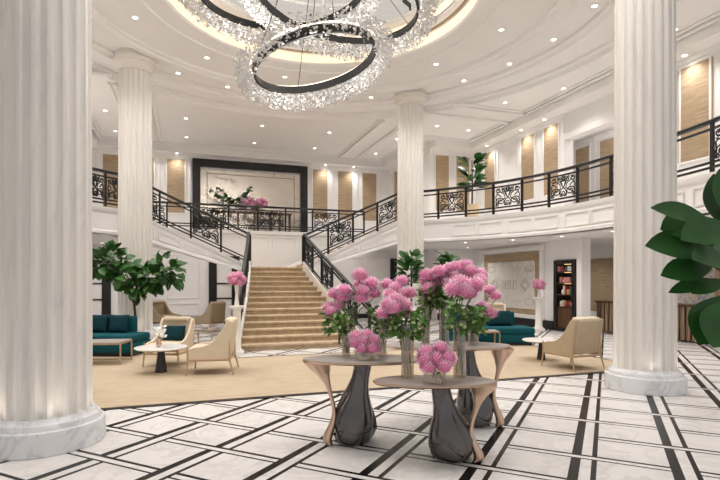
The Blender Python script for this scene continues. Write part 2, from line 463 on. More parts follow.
# ---- skylight
b = MB()
b.lathe([(3.34, 7.98), (3.12, 7.98), (3.10, 8.0), (3.10, 8.06), (3.16, 8.06), (3.16, 8.10), (3.10, 8.10), (3.10, 8.34), (2.86, 8.34), (2.86, 8.44)], n)
struct(b.build('trim_3', M['ceil'], smooth=30))
b = MB(); b.lathe([(3.335, 7.72), (3.335, 7.95)], n); b.lathe([(3.095, 8.12), (3.095, 8.30)], n)
cv = thing('cove_light', 'warm glowing cove light ring around the round skylight opening', 'cove light', (0, 0, 7.72))
b.build('light_strip', M['cove'], cv, world=True)
b = MB(); b.lathe([(3.30, 7.965), (3.20, 7.985)], n); b.build('cove_lip', M['bronze_line'], cv, world=True)
sk = struct(thing('window_1', 'round domed glass skylight above the hanging chandelier', 'skylight', (0, 0, 8.44)))
b = MB(); b.lathe([(2.86, 8.44), (2.2, 8.72), (1.3, 8.98), (.25, 9.1)], 48); b.solid([(.25, 9.08), (.25, 9.12)], 24)
b.build('glass_panes', M['skyglass'], sk, world=True)
b = MB()
for i in range(12):
    a = 2*PI*(i+.5)/12
    b.tube([(r*math.cos(a), r*math.sin(a), z) for r, z in [(2.9, 8.42), (2.2, 8.70), (1.3, 8.96), (.25, 9.08)]], .035, 6)
for r, z in ((2.86, 8.42), (2.2, 8.70), (1.25, 8.97)):
    b.tube([(r*math.cos(2*PI*i/48), r*math.sin(2*PI*i/48), z) for i in range(48)], .035, 6, closed=True)
b.build('glazing_bars', M['trimw'], sk, world=True)
b = MB()
for i in range(12):
    a = 2*PI*(i+.5)/12+.13
    c, s_ = math.cos(a), math.sin(a)
    b.tube([(2.72*c, 2.72*s_, 8.36), (2.72*c, 2.72*s_, 8.50), (2.42*c, 2.42*s_, 8.56)], .03, 5)
    b.tube([(2.72*c, 2.72*s_, 8.43), (2.45*c, 2.45*s_, 8.49)], .02, 5)
b.build('window_brackets', M['black'], sk, world=True)
# ================================================================== WALL PANELLING (raised mouldings)
def fr(b, o, u, w, h, t=.05, dpt=.025, nrm=None):
    """frame w x h whose lower left corner is o, u = direction along the wall, nrm = away from the wall"""
    o = Vector(o); u = Vector(u).normalized(); nrm = Vector(nrm); rot = Matrix((u, nrm, Vector((0, 0, 1)))).transposed().to_4x4()
    for cx, cz, sx, sz in ((w/2, t/2, w, t), (w/2, h-t/2, w, t), (t/2, h/2, t, h-2*t), (w-t/2, h/2, t, h-2*t)):
        b.box(o+u*cx+Vector((0, 0, cz))+nrm*dpt*.5, (sx, dpt, sz), rot=rot, bev=.008, seg=1)
def bar(b, o, u, w, z0, z1, nrm, dpt=.03):
    o = Vector(o); u = Vector(u).normalized(); nrm = Vector(nrm); rot = Matrix((u, nrm, Vector((0, 0, 1)))).transposed().to_4x4()
    b.box(Vector((o.x, o.y, 0))+u*w/2+Vector((0, 0, (z0+z1)/2))+nrm*dpt*.5, (w, dpt, z1-z0), rot=rot, bev=.006, seg=1)
XP, YN = (1, 0, 0), (0, -1, 0)
b = MB()
for x in [-11.4, -10.0, -8.6, -7.2, -4.9, -3.5, 2.0, 3.4, 4.8]:
    fr(b, (x, 10.7, .95), XP, 1.2, 1.75, nrm=YN); fr(b, (x, 10.7, .28), XP, 1.2, .5, nrm=YN)
for x in (-1.62, -.5, .62): fr(b, (x, 10.755, 2.3), XP, 1.0, 1.2, nrm=YN)
for x in (-3.9, -2.75, 1.74, 2.9): fr(b, (x, 10.755, 3.05), XP, 1.0, .5, nrm=YN)
bar(b, (-4.9, 10.755), XP, 9.8, UF-.16, UF-.03, YN, .05)
struct(b.build('trim_4', M['trimw'], smooth=0))
# upper walls: pilaster frames round the woven panels, cornice and chair rail
b = MB()
def panel_frame(c, u, nrm, w=.72, z0=4.62, z1=6.95):
    c = Vector(c); u = Vector(u)
    fr(b, (c.x-u.x*(w/2+.06), c.y-u.y*(w/2+.06), z0-.06), u, w+.12, z1-z0+.12, .06, .04, nrm)
    fr(b, (c.x-u.x*(w/2+.26), c.y-u.y*(w/2+.26), z0-.7), u, w+.52, z1-z0+.9, .045, .03, nrm)
XN, YP = (-1, 0, 0), (0, 1, 0)
back_x = [-5.75, -4.5, -3.25, 3.2, 4.45, 5.7]; right_y = [7.5, 5.05, 3.8, -1.35, -3.2]
for x in back_x: panel_frame((x, 12.9, 0), XP, YN)
for y in (11.9, 10.2): panel_frame((6.8, y, 0), YP, XN); panel_frame((-6.8, y, 0), YP, XP)
for x in (7.42, 8.4): panel_frame((x, 8.6, 0), XP, YN, .62)
for y in right_y: panel_frame((9.05, y, 0), YP, XN)
for y in (5.55, 4.3): panel_frame((12.0, y, 0), YP, XN)
for z0, z1, dp in ((7.03, 7.15, .10), (6.99, 7.03, .05), (UF, UF+.2, .03)):
    for x0, x1 in ((-6.8, -2.55), (2.55, 6.8)) if z0 == UF else ((-6.8, 6.8),): bar(b, (x0, 12.9), XP, x1-x0, z0, z1, YN, dp)
    bar(b, (6.8, 8.6), YP, 4.3, z0, z1, XN, dp); bar(b, (-6.8, 8.6), YP, 4.3, z0, z1, XP, dp); bar(b, (6.8, 8.6), XP, 2.25, z0, z1, YN, dp)
    bar(b, (9.05, 3.1), YP, 5.5, z0, z1, XN, dp); bar(b, (9.05, -7.5), YP, 7.2, z0, z1, XN, dp)
bar(b, (9.05, -.5), YP, .2, UF, 6.5, XN, .06); bar(b, (9.05, 3.1), YP, .2, UF, 6.5, XN, .06); bar(b, (9.05, -.3), YP, 3.4, 6.3, 6.48, XN, .06)
struct(b.build('trim_5', M['trimw'], smooth=0))
def wpanel(c, u, nrm, w, z0, z1, label, group):
    c = Vector(c); u = Vector(u); nv = Vector(nrm)
    rot = Matrix((u, nv, Vector((0, 0, 1)))).transposed().to_4x4()
    mb = MB(); mb.box((0, 0, (z1-z0)/2), (w, .03, z1-z0), rot=rot, bev=.006, seg=1)
    o = mb.build('wall_panel', M['weave'], smooth=0); o.location = (c.x+nv.x*.016, c.y+nv.y*.016, z0)
    tag(o, label, 'wall panel', group); return o
G = 'woven tan panels on the upper walls'
for x, t in zip(back_x, ['woven tan wall panel far left on the upper back wall, nearest the big left column', 'woven tan wall panel on the upper back wall, hidden partly by the left fluted column', 'woven tan wall panel just left of the black framed mirror',
                         'woven tan wall panel just right of the black framed mirror', 'second woven tan wall panel right of the black framed mirror', 'third woven tan wall panel right of the black framed mirror']):
    wpanel((x, 12.9, 0), XP, YN, .72, 4.62, 6.95, t, G)
for y, t in ((11.9, 'narrow looking woven tan panel left of the right far column, on the turned side wall'), (10.2, 'woven tan panel on the turned side wall behind the right far column')):
    wpanel((6.8, y, 0), YP, XN, .72, 4.62, 6.95, t, G)
wpanel((7.42, 8.6, 0), XP, YN, .62, 4.62, 6.95, 'woven tan wall panel just right of the right far column, left of the upstairs potted tree', G)
wpanel((8.4, 8.6, 0), XP, YN, .62, 4.62, 6.95, 'woven tan wall panel half hidden behind the upstairs potted tree', G)
for y, t in zip(right_y, ['woven tan wall panel just right of the upstairs potted tree', 'left one of the two tall woven tan panels in the middle of the right upper wall', 'right one of the two tall woven tan panels, beside the alcove opening',
                          'large woven tan panel on the upper wall right of the near right column', 'woven tan panel on the upper wall at the right edge of the picture']):
    if y > -2: wpanel((9.05, y, 0), YP, XN, .72 if y > 0 else .9, 4.62, 6.95, t, G)
for y, t in ((5.55, 'dim woven tan panel inside the upper alcove, left of the pair'), (4.3, 'dim woven tan panel inside the upper alcove, beside the near right column')):
    wpanel((12.0, y, 0), YP, XN, .72, 4.62, 6.9, t, G)
# ground floor right wall: marble niche with tan surround
t = thing('marble_wall_panel', 'pale marble wall panel with etched motif in a tan frame, right ground wall', 'wall panel', (8.94, 5.9, 0))
mb = MB(); mb.box((8.93, 5.95, 1.55), (.04, 3.5, 2.3)); mb.build('tan_surround', M['weave'], t, world=True, smooth=0)
mb = MB(); mb.box((8.91, 5.95, 1.5), (.06, 2.95, 1.75), bev=.01, seg=1); mb.build('marble_slab', M['niche'], t, world=True, smooth=0)
mb = MB()
for y0, y1 in ((7.7, 7.9), (4.0, 4.2)): mb.box((8.9, (y0+y1)/2, 1.6), (.1, .2, 2.64), bev=.02, seg=1)
mb.box((8.895, 5.95, 2.82), (.12, 3.94, .18), bev=.02, seg=1); mb.box((8.895, 5.95, .37), (.12, 3.94, .14), bev=.02, seg=1)
mb.build('moulded_frame', M['trimw'], t, world=True, smooth=0)
mb = MB()
for c, k in ((5.0, 1), (6.9, -1)):
    for sc in (.16, .23):
        pts = [(8.878, c+sc*math.cos(a)*1.2, 1.5+sc*math.sin(a)) for a in [PI*2*i/4 for i in range(5)]]
        mb.tube(pts[:4], .008, 4, closed=True)
for y in (5.6, 5.8, 5.95, 6.1, 6.3):
    mb.tube([(8.878, y+.09*math.cos(2*PI*i/14), 1.5+.17*math.sin(2*PI*i/14)) for i in range(14)], .007, 4, closed=True)
for y in (4.75, 7.15):
    for z in (.9, 2.1):
        mb.tube([(8.878, y+.25*math.cos(2*PI*i/14), z+.12*math.sin(2*PI*i/14)) for i in range(14)], .007, 4, closed=True)
mb.build('etched_motif', M['bronze_line'], t, world=True)
t2 = wpanel((12.0, 4.7, 0), YP, XN, 3.2, .5, 2.5, 'wide woven tan panel on the ground floor wall right of the shelf cabinet', None)
pt = thing('painting', 'abstract blue, tan and grey painting on the reception wall behind fiddle leaves', 'painting', (11.97, 1.0, 0))
mb = MB(); mb.box((11.95, .98, 1.75), (.05, 1.5, 1.7)); mb.build('canvas', M['art'], pt, world=True, smooth=0)
mb = MB()
for y in (.18, 1.78): mb.box((11.94, y, 1.75), (.08, .12, 1.9), bev=.01, seg=1)
for z in (.85, 2.65): mb.box((11.94, .98, z), (.08, 1.7, .1), bev=.01, seg=1)
mb.build('wooden_frame', M['wood_l'], pt, world=True, smooth=0)
# ---- black framed doors on the ground back wall
def door(nm, x0, x1, label):
    t = struct(thing(nm, label, 'door', ((x0+x1)/2, 10.68, 0)))
    mb = MB()
    for x in (x0, x1): mb.box((x, 10.63, 1.25), (.30, .1, 2.5), bev=.01, seg=1)
    mb.box(((x0+x1)/2, 10.63, 2.58), (x1-x0+.30, .1, .16)); mb.build('door_frame', M['black'], t, world=True, smooth=0)
    mb = MB(); k = max(1, round((x1-x0)/.95)); w = (x1-x0-.3)/k
    for i in range(k):
        c = x0+.15+w*(i+.5)
        mb.box((c, 10.66, 1.25), (w-.03, .05, 2.46))
    lf = mb.build('door_leaf', M['trimw'], t, world=True, smooth=0)
    mb = MB()
    for z in (.95, 1.55): mb.box(((x0+x1)/2, 10.62, z), (x1-x0-.3, .04, .05))
    mb.build('push_bar', M['black'], t, world=True, smooth=0)
door('door_1', -1.80, -.9, 'black framed white door below the left stair flight')
door('door_2', -6.75, -5.65, 'black framed white door behind the potted tree on the left')
door('door_3', 6.05, 6.9, 'black framed door below the right stair flight')
# ================================================================== COLUMNS
def flute(N=20, k=12, dep=.078):
    def f(r, z, a):
        u = (a*N/(2*PI)) % 1.0
        if u < .14 or u > .86: return r
        q = (u-.14)/.72
        return r*(1-dep*math.sin(PI*q)**.75*2.1/ (1.0) * .55)
    return f
def make_column(loc, label):
    t = thing('marble_column', label, 'column', loc)
    nn = 20*14
    mb = MB(); ft = flute()
    rows = []
    zs = [(.445, .30), (.432, .36), (.430, 1.2), (.425, 3.4), (.415, 5.6), (.405, 7.1), (.405, 7.27)]
    mb.lathe(zs, nn, rf=ft); mb.build('shaft', M['col'], t, smooth=50)
    mb = MB(); mb.solid([(.55, 0), (.556, .01), (.556, .2), (.548, .225), (.52, .235), (.515, .25), (.50, .285), (.47, .305), (.455, .33), (.40, .33)], 64); mb.build('plinth', M['plinth'], t, smooth=30)
    mb = MB(); mb.solid([(.38, 7.24), (.42, 7.24), (.43, 7.27), (.42, 7.29), (.42, 7.32), (.44, 7.345), (.495, 7.39), (.52, 7.43), (.515, 7.455), (.55, 7.465), (.555, 7.48), (.555, 7.545), (.535, 7.56), (.50, 7.575), (.50, 7.695)], 64); mb.build('capital', M['colcap'], t, smooth=30)
    return t
c0 = make_column((-4.05, -4.40, 0), 'huge fluted white marble column at the left edge of the picture')
dup(c0, (3.97, -4.42, 0), label='large fluted white marble column in the right foreground')
dup(c0, (-4.05, 4.40, 0), R_(4), label='fluted column behind the potted tree and teal sofa on the left')
dup(c0, (4.05, 4.40, 0), R_(7), label='fluted column behind the pink flowers, right of the staircase')
# ================================================================== BALCONIES AND STAIR
def mirrorx(pts): return [Vector((-p.x, p.y, p.z)) for p in pts]
arcR = arc_pts(-50, 38, RB, UF, 60)
flight_ctrl = [(5.20, 5.20), (4.50, 5.80), (3.60, 6.02), (2.6, 6.02), (1.6, 5.95), (.85, 5.85)]
fl2 = catmull([(arcR[-2].x, arcR[-2].y, 0), (arcR[-1].x, arcR[-1].y, 0)]+[(x, y, 0) for x, y in flight_ctrl], 10)
fl2 = fl2[10:]                                    # from the end of the arc to the newel
LZ = 2.10
pf = Path(fl2); t_top = 1.95                      # length along which it stays level
def zf(t): return UF if t <= t_top else UF-(UF-LZ)*(t-t_top)/(pf.L-t_top)
flight = []
for i in range(61):
    t_ = pf.L*i/60; p = pf.at(t_); flight.append(Vector((p.x, p.y, zf(t_))))
top_i = next(i for i, p in enumerate(flight) if p.z < UF-1e-6)-1
level_pts = arcR+flight[1:top_i+1]
down_pts = flight[top_i:]
FPROF = [(-.30, -.75), (-.06, -.75), (.02, -.74), (.03, -.68), (0, -.64), (0, -.17), (.03, -.13), (.05, -.07), (.06, 0), (-.30, 0)]
def path_frames(mb, path, t0, t1, lo, hi, off=.016, w=.04):
    """moulding frame that follows a curved face; lo / hi are functions of the length"""
    k = max(3, int((t1-t0)/.12))
    def pt(t, z):
        p = path.at(t); q = path.at(min(path.L, t+.02)); q0 = path.at(max(0, t-.02)); h = Vector((q.x-q0.x, q.y-q0.y, 0)).normalized()
        return Vector((p.x-h.y*off*S_, p.y+h.x*off*S_, z))
    S_ = path.side
    for fz in (lo, hi): mb.rail([pt(t0+(t1-t0)*i/k, fz(t0+(t1-t0)*i/k)) for i in range(k+1)], .022, w)
    for t in (t0, t1):
        a, c = pt(t, lo(t)), pt(t, hi(t)); mb.tube([a, c], w*.5, 4)
def balcony(sgn, label):
    pts = level_pts if sgn > 0 else mirrorx(level_pts)
    prof = FPROF if sgn > 0 else [(-a, z) for a, z in FPROF]
    t = thing('balcony', label, 'balcony', (8.0*sgn, 0, SOF))
    mb = MB(); mb.sweep(pts, prof); mb.build('curved_fascia', M['wall'], t, world=True, smooth=25)
    path = Path(pts); path.side = sgn; mb = MB()
    s_ = .35
    while s_+1.9 < path.L:
        path_frames(mb, path, s_, s_+.80, lambda q: UF-.58, lambda q: UF-.23); path_frames(mb, path, s_+.9, s_+1.7, lambda q: UF-.58, lambda q: UF-.23); s_ += 1.95
    mb.build('fascia_moulding', M['trimw'], t, world=True, smooth=0)
    poly = [(p.x, p.y) for p in pts]+[(4.62*sgn, 7.85), (4.75*sgn, 10.74), (4.75*sgn, 13.0), (7.0*sgn, 13.0), (12.2*sgn, 8.8), (12.2*sgn, -7.5), (5.2*sgn, -7.5)]
    mb = MB(); mb.prism(poly, UF-.12, UF-.005); mb.build('balcony_floor', M['whitetop'], t, world=True, smooth=0)
    return t
balcony(1, 'curved white panelled balcony sweeping round the right side'); balcony(-1, 'curved white panelled balcony on the left, mostly behind the columns')
t = thing('balcony', 'straight upper landing in front of the black framed mirror', 'balcony', (0, 11.8, UF-.12))
mb = MB(); mb.box((0, 11.87, UF-.065), (9.5, 2.06, .12)); mb.build('balcony_floor', M['whitetop'], t, world=True, smooth=0)

def flight_thing(sgn, label):
    pts = down_pts if sgn > 0 else mirrorx(down_pts)
    t = thing('curved_stair_flight', label, 'staircase', (2.6*sgn, 6.8, LZ-.2))
    path = Path(pts); path.side = sgn; L = path.L
    zl = lambda q: path.at(q).z-(.75-.53*(q/L)**1.0)
    rows_f, rows_b, K = [], [], 40
    for i in range(K+1):
        q = L*i/K; p = path.at(q); qa, qb = path.at(max(0, q-.03)), path.at(min(L, q+.03)); h = Vector((qb.x-qa.x, qb.y-qa.y, 0)).normalized()
        nl = Vector((-h.y, h.x, 0))*sgn; z0 = zl(q)
        P = lambda o, z: (p.x+nl.x*o, p.y+nl.y*o, z)
        rows_f.append([P(-.12, z0), P(.02, z0), P(.02, z0+.06), P(0, z0+.1), P(0, p.z-.10), P(.04, p.z-.05), P(.06, p.z+.03), P(-.12, p.z+.03)])
        rows_b.append([P(-.12, z0+.02), P(-1.75, z0+.02), P(-1.75, p.z+.03), P(-1.63, p.z+.03), P(-1.63, p.z-.2), P(-.12, p.z-.2)])
    mb = MB(); mb.grid(rows_f, cv=True, cap=True); mb.build('stringer', M['wall'], t, world=True, smooth=25)
    mb = MB(); mb.grid(rows_b, cv=True, cap=True); mb.build('flight_soffit', M['wall'], t, world=True, smooth=25)
    mb = MB(); s_ = .12
    while s_+.62 < L-.2:
        path_frames(mb, path, s_, s_+.62, lambda q: zl(q)+.17, lambda q: path.at(q).z-.20); s_ += .76
    mb.build('stringer_moulding', M['trimw'], t, world=True, smooth=0)
    for i in range(10):
        a, c = L*i/10, L*(i+1)/10
        pa, pc = path.at(a), path.at(c); zt = pc.z-.03
        def off(p, q):
            qa, qb = path.at(max(0, q-.03)), path.at(min(L, q+.03)); h = Vector((qb.x-qa.x, qb.y-qa.y, 0)).normalized(); nl = Vector((-h.y, h.x, 0))*sgn
            return (p.x-nl.x*.13, p.y-nl.y*.13), (p.x-nl.x*1.62, p.y-nl.y*1.62)
        (a1, a2), (c1, c2) = off(pa, a), off(pc, c)
        mb = MB(); mb.prism([a1, a2, c2, c1], zt-.1, zt); mb.build('step', M['carpet'], t, world=True, smooth=0)
flight_thing(1, 'curved white upper stair flight rising to the right from the landing'); flight_thing(-1, 'curved white upper stair flight rising to the left from the landing')
# central straight flight
t = thing('staircase', 'wide central staircase with tan carpeted steps and white marble sides', 'staircase', (0, 3.7, 0))
NS, Y0, Y1, W0, W1 = 14, 1.65, 5.85, 1.56, .84
def hw(y): return W1+(W0-W1)*max(0, ((Y1-y)/(Y1-Y0)))**1.15
for i in range(NS):
    ya, z = Y0+(Y1-Y0)*i/(NS-1), LZ*(i+1)/NS
    yb = Y0+(Y1-Y0)*(i+1)/(NS-1)+.02 if i < NS-1 else Y1+.6
    w = hw(ya); mb = MB(); mb.box((0, (ya+yb)/2, z-.03), (2*w, yb-ya+.03, .06), bev=.012, seg=1)
    mb.box((0, (ya+yb)/2+.02, z-.06-(LZ/NS-.02)/2), (2*w-.02, yb-ya, LZ/NS-.02)); mb.build('step', M['carpet'], t, world=True, smooth=0)
for sg in (1, -1):
    mb = MB(); rows = []
    for i in range(21):
        y = Y0-.05+(Y1-Y0+.05)*i/20; z = max(.16, LZ*(y-Y0)/(Y1-Y0)+.2); x = hw(max(y, Y0))
        rows.append([(sg*(x-.01), y, 0.001), (sg*(x-.01), y, z), (sg*(x+.15), y, z), (sg*(x+.15), y, 0.001)])
    mb.grid(rows, cv=True, cap=True); mb.build('side_wall', M['stairside'], t, world=True, smooth=25)
mb = MB(); mb.box((0, 8.55, LZ-.11), (1.72, 4.3, .2)); mb.box((0, 8.4, 1.0), (1.66, 4.4, 1.78)); mb.build('landing', M['carpet'], t, world=True, smooth=0)
# ================================================================== RAILINGS
def spiral(cx, cy, r0, r1, a0, turns, k=22):
    return [(cx+(r0+(r1-r0)*i/k)*math.cos(a0+2*PI*turns*i/k), cy+(r0+(r1-r0)*i/k)*math.sin(a0+2*PI*turns*i/k)) for i in range(k+1)]
def arc2(cx, cy, rx, ry, a0, a1, k=12): return [(cx+rx*math.cos(a0+(a1-a0)*i/k), cy+ry*math.sin(a0+(a1-a0)*i/k)) for i in range(k+1)]
half = [
    spiral(.22, .27, .05, .19, 0.0, 1.6, 30)+[(.40, .42), (.36, .62), (.22, .74), (.10, .70)],
    spiral(.14, .80, .03, .11, PI, -1.35, 20),
    spiral(.36, .80, .03, .12, 0, 1.3, 20)+[(.44, .62), (.46, .5)],
    arc2(.5, .10, .13, .32, PI, PI/2, 8), arc2(.5, .08, .07, .20, PI, PI/2, 8),
    [(.03, .04), (.06, .30), (.04, .55), (.10, .62)],
    spiral(.08, .10, .02, .07, PI/2, 1.1, 12),
    spiral(.42, .13, .02, .08, 0, 1.1, 12),
    [(.5, .44), (.44, .55), (.40, .66), (.46, .76), (.5, .78)],
    [(.24, .50), (.16, .60), (.06, .66)], [(.26, .98), (.30, .90), (.26, .84)],
]
MOTIF = half+[[(1-x, y) for x, y in c] for c in half]+[arc2(.5, .84, .07, .11, 0, 2*PI, 14), arc2(.5, .84, .035, .05, 0, 2*PI, 8)]
def railing(label, pts, bays, loc, group='black iron railings', H=1.0, side_off=0.0):
    """bays: list of (t0, t1, scroll?) along the path; posts stand at the bay ends"""
    path = Path(pts); L = path.L
    t = thing('iron_railing', label, 'railing', loc, 0, group)
    def run(t0, t1, dz): 
        k = max(2, int((t1-t0)/.12)); return [path.at(t0+(t1-t0)*i/k)+Vector((0, 0, dz)) for i in range(k+1)]
    T0, T1 = bays[0][0], bays[-1][1]
    mb = MB(); mb.sweep(run(T0, T1, H), [(-.05, -.04), (.05, -.04), (.05, .015), (.03, .035), (-.03, .035), (-.05, .015)]); mb.build('handrail', M['iron'], t, world=True, smooth=30)
    mb = MB(); mb.rail(run(T0, T1, H-.15), .04, .042); mb.build('upper_rail', M['iron'], t, world=True, smooth=0)
    for dz in (.10, .20): 
        mb = MB(); mb.rail(run(T0, T1, dz), .045, .042); mb.build('lower_rail', M['iron'], t, world=True, smooth=0)
    for s_ in sorted({round(q[0], 4) for q in bays} | {round(T1, 4)}):
        p = path.at(s_); mb = MB(); mb.box((p.x, p.y, p.z+H/2), (.062, .062, H-.02)); mb.build('post', M['iron'], t, world=True, smooth=0)
    for t0, t1, sc in bays:
        if not sc: continue
        mb = MB(); u0, u1 = t0+.05, t1-.05
        for c in MOTIF:
            pp = []
            for x, y in c:
                q = path.at(u0+(u1-u0)*min(1, max(0, x))); pp.append(q+Vector((0, 0, .22+(H-.37)*min(1, max(0, y)))))
            mb.tube(pp, .018, 4)
        mb.build('scroll_panel', M['iron'], t, world=True, smooth=60)
    return t
lv = Path(level_pts)
def t_of(a):                                         # length along the level path at a bearing of the circle
    best = min(range(2001), key=lambda i: abs(math.degrees(math.atan2(lv.at(lv.L*i/2000).y, lv.at(lv.L*i/2000).x))-a)); return lv.L*best/2000
A_ = [-39, -32.5, -25.3, -18.2, -11, -4, 4.9, 12.5, 19.8, 27.6, 35.2, 43.0]
sc_ = [0, 1, 0, 1, 1, 0, 1, 0, 1, 0, 1]
ts = [t_of(a) for a in A_]
bays = [(ts[i], ts[i+1], sc_[i]) for i in range(len(sc_))]+[(ts[-1], lv.L, 0)]
dz = Vector((0, 0, .01))
railing('long curved black iron railing along the right balcony', [p+dz for p in level_pts], bays, (7.0, 0, UF))
lp = mirrorx(level_pts)
lmid = (ts[-1]+lv.L)/2
railing('curved black iron railing along the left balcony, seen between the two left columns', [p+dz for p in lp], bays[:-1]+[(ts[-1], lmid, 1), (lmid, lv.L, 1)], (-7.0, 0, UF))
fp = Path(down_pts); bl = fp.L/4
fb = [(0, bl, 1), (bl, 2*bl, 0), (2*bl, 3*bl, 1), (3*bl, 4*bl, 0)]
railing('sloping black iron railing of the upper flight right of the landing', [p+dz*3 for p in down_pts], fb, (2.5, 6, LZ))
railing('sloping black iron railing of the upper flight left of the landing', [p+dz*3 for p in mirrorx(down_pts)], fb, (-2.5, 6, LZ))
cb = []; x = 0
cpts = [(-4.7+9.4*i/20, 10.82, UF) for i in range(21)]
for i in range(8): cb.append((9.4*i/8, 9.4*(i+1)/8, i % 2 == 0))
railing('straight black iron railing in front of the black framed mirror', cpts, cb, (0, 10.82, UF))
for sg, lb in ((1, 'black iron railing down the right side of the central stairs'), (-1, 'black iron railing down the left side of the central stairs')):
    pts = []
    for i in range(25):
        y = Y1-(Y1-Y0+.1)*i/24; pts.append((sg*(hw(max(y, Y0))+.07), y, max(.16, LZ*(y-Y0)/(Y1-Y0)+.2)-.12))
    q = Path(pts); railing(lb, pts, [(q.L*i/6, q.L*(i+1)/6, i % 2 == 0) for i in range(6)], (sg*1.3, 3.7, 0))
# ================================================================== CEILING LIGHTS
LK = 2.45
def lamp(kind, name, loc, energy, color=(1, .968, .935), **k):
    l = bpy.data.lights.new(name, kind); l.energy = energy*LK; l.color = color
    for a, v in k.items(): setattr(l, a, v)
    o = bpy.data.objects.new(name, l); COL.objects.link(o); o.location = loc; return o
dl = thing('downlight', 'round recessed ceiling downlight', 'ceiling light', (0, 0, 0), 0, 'ceiling downlights')
mb = MB(); mb.lathe([(.085, .005), (.085, -.012), (.06, -.012), (.055, .0)], 20); mb.build('trim_ring', M['trimw'], dl, smooth=0)
mb = MB(); mb.solid([(.056, -.008), (.056, -.004)], 20); mb.build('lens', M['glow'], dl, smooth=0)
first = [dl]
def downlight(x, y, z, energy, label, group, cone=125):
    if first: o = first.pop(); o.location = (x, y, z); o['label'] = label; o['group'] = group
    else: o = dup(dl, (x, y, z), 0, label, group)
    if energy: lamp('SPOT', 'downlight_beam', (x, y, z-.03), energy, spot_size=R_(cone), spot_blend=.9, shadow_soft_size=.06)
for i in range(12):
    a = 30*i; p = P3(a, 4.44, ZC); downlight(p.x, p.y, ZC, 70, 'recessed downlight of the inner ring close round the skylight', 'inner ring of ceiling downlights')
for i in range(24):
    a = 15*i
    if i in (3, 9, 15, 21): continue
    p = P3(a, 5.97, ZC); downlight(p.x, p.y, ZC, 55, 'recessed downlight of the outer ring, in line with the columns', 'outer ring of ceiling downlights')
for s_ in (1, -1):
    for x, y in ((8.0, 2.0), (7.05, 3.6), (7.95, -1.7), (6.1, 6.5), (7.5, 6.6)):
        downlight(x*s_, y, ZO, 55, 'recessed downlight above the %s balcony' % ('right' if s_ > 0 else 'left'), 'downlights above the side balconies')
    for y in (7.3, 5.05, 3.8, -1.3, -3.2):
        downlight(8.76*s_, y, ZP, 26, 'recessed downlight in the lowered edge ceiling above the %s upper wall' % ('right' if s_ > 0 else 'left'), 'downlights washing the side upper walls', 130)
for x in (-5.4, -2.8, -.1, 2.5, 5.35):
    for y in (8.6, 11.05): downlight(x, y, ZO, 45, 'recessed downlight in the %s row above the staircase landing' % ('nearer' if y < 10 else 'farther'), 'downlights above the landing')
for x in (-4.5, -3.2, 3.4, 4.8): downlight(x, 12.6, ZP, 22, 'recessed downlight in the lowered edge ceiling above the mirror wall', 'downlights washing the mirror wall', 130)
for a in (-40, -26, -12, 2, 14, 26, 38):
    for s_ in (1, -1):
        p = P3(a, 8.15, SOF); downlight(p.x*s_, p.y, SOF, 26, 'recessed downlight under the %s balcony' % ('right' if s_ > 0 else 'left'), 'downlights under the balconies', 140)
for x, y in ((10.6, 4.8), (10.8, 1.5), (11.0, -2.0), (-10.5, 5.5), (-7.5, 8.8), (-5.6, 9.3), (7.9, 7.3)):
    downlight(x, y, SOF, 34, 'recessed downlight in the low ceiling of the side rooms', 'downlights in the side rooms', 140)
lamp('POINT', 'alcove_lamp', (10.7, 2.6, 6.9), 22, shadow_soft_size=.2)
for cx, cy in ((-4.05, -4.4), (4.05, -4.4), (-4.05, 4.4), (4.05, 4.4)):
    for da in (-58, 8, 74):
        a = math.atan2(CAM.y-cy, CAM.x-cx)+R_(da)
        o = lamp('SPOT', 'plinth_uplight', (cx+.535*math.cos(a), cy+.535*math.sin(a), .28), 1.6, (1, .92, .8), spot_size=R_(120), spot_blend=1, shadow_soft_size=.12)
        d = Vector((-.22*math.cos(a), -.22*math.sin(a), 1)); o.rotation_euler = d.to_track_quat('-Z', 'Y').to_euler()
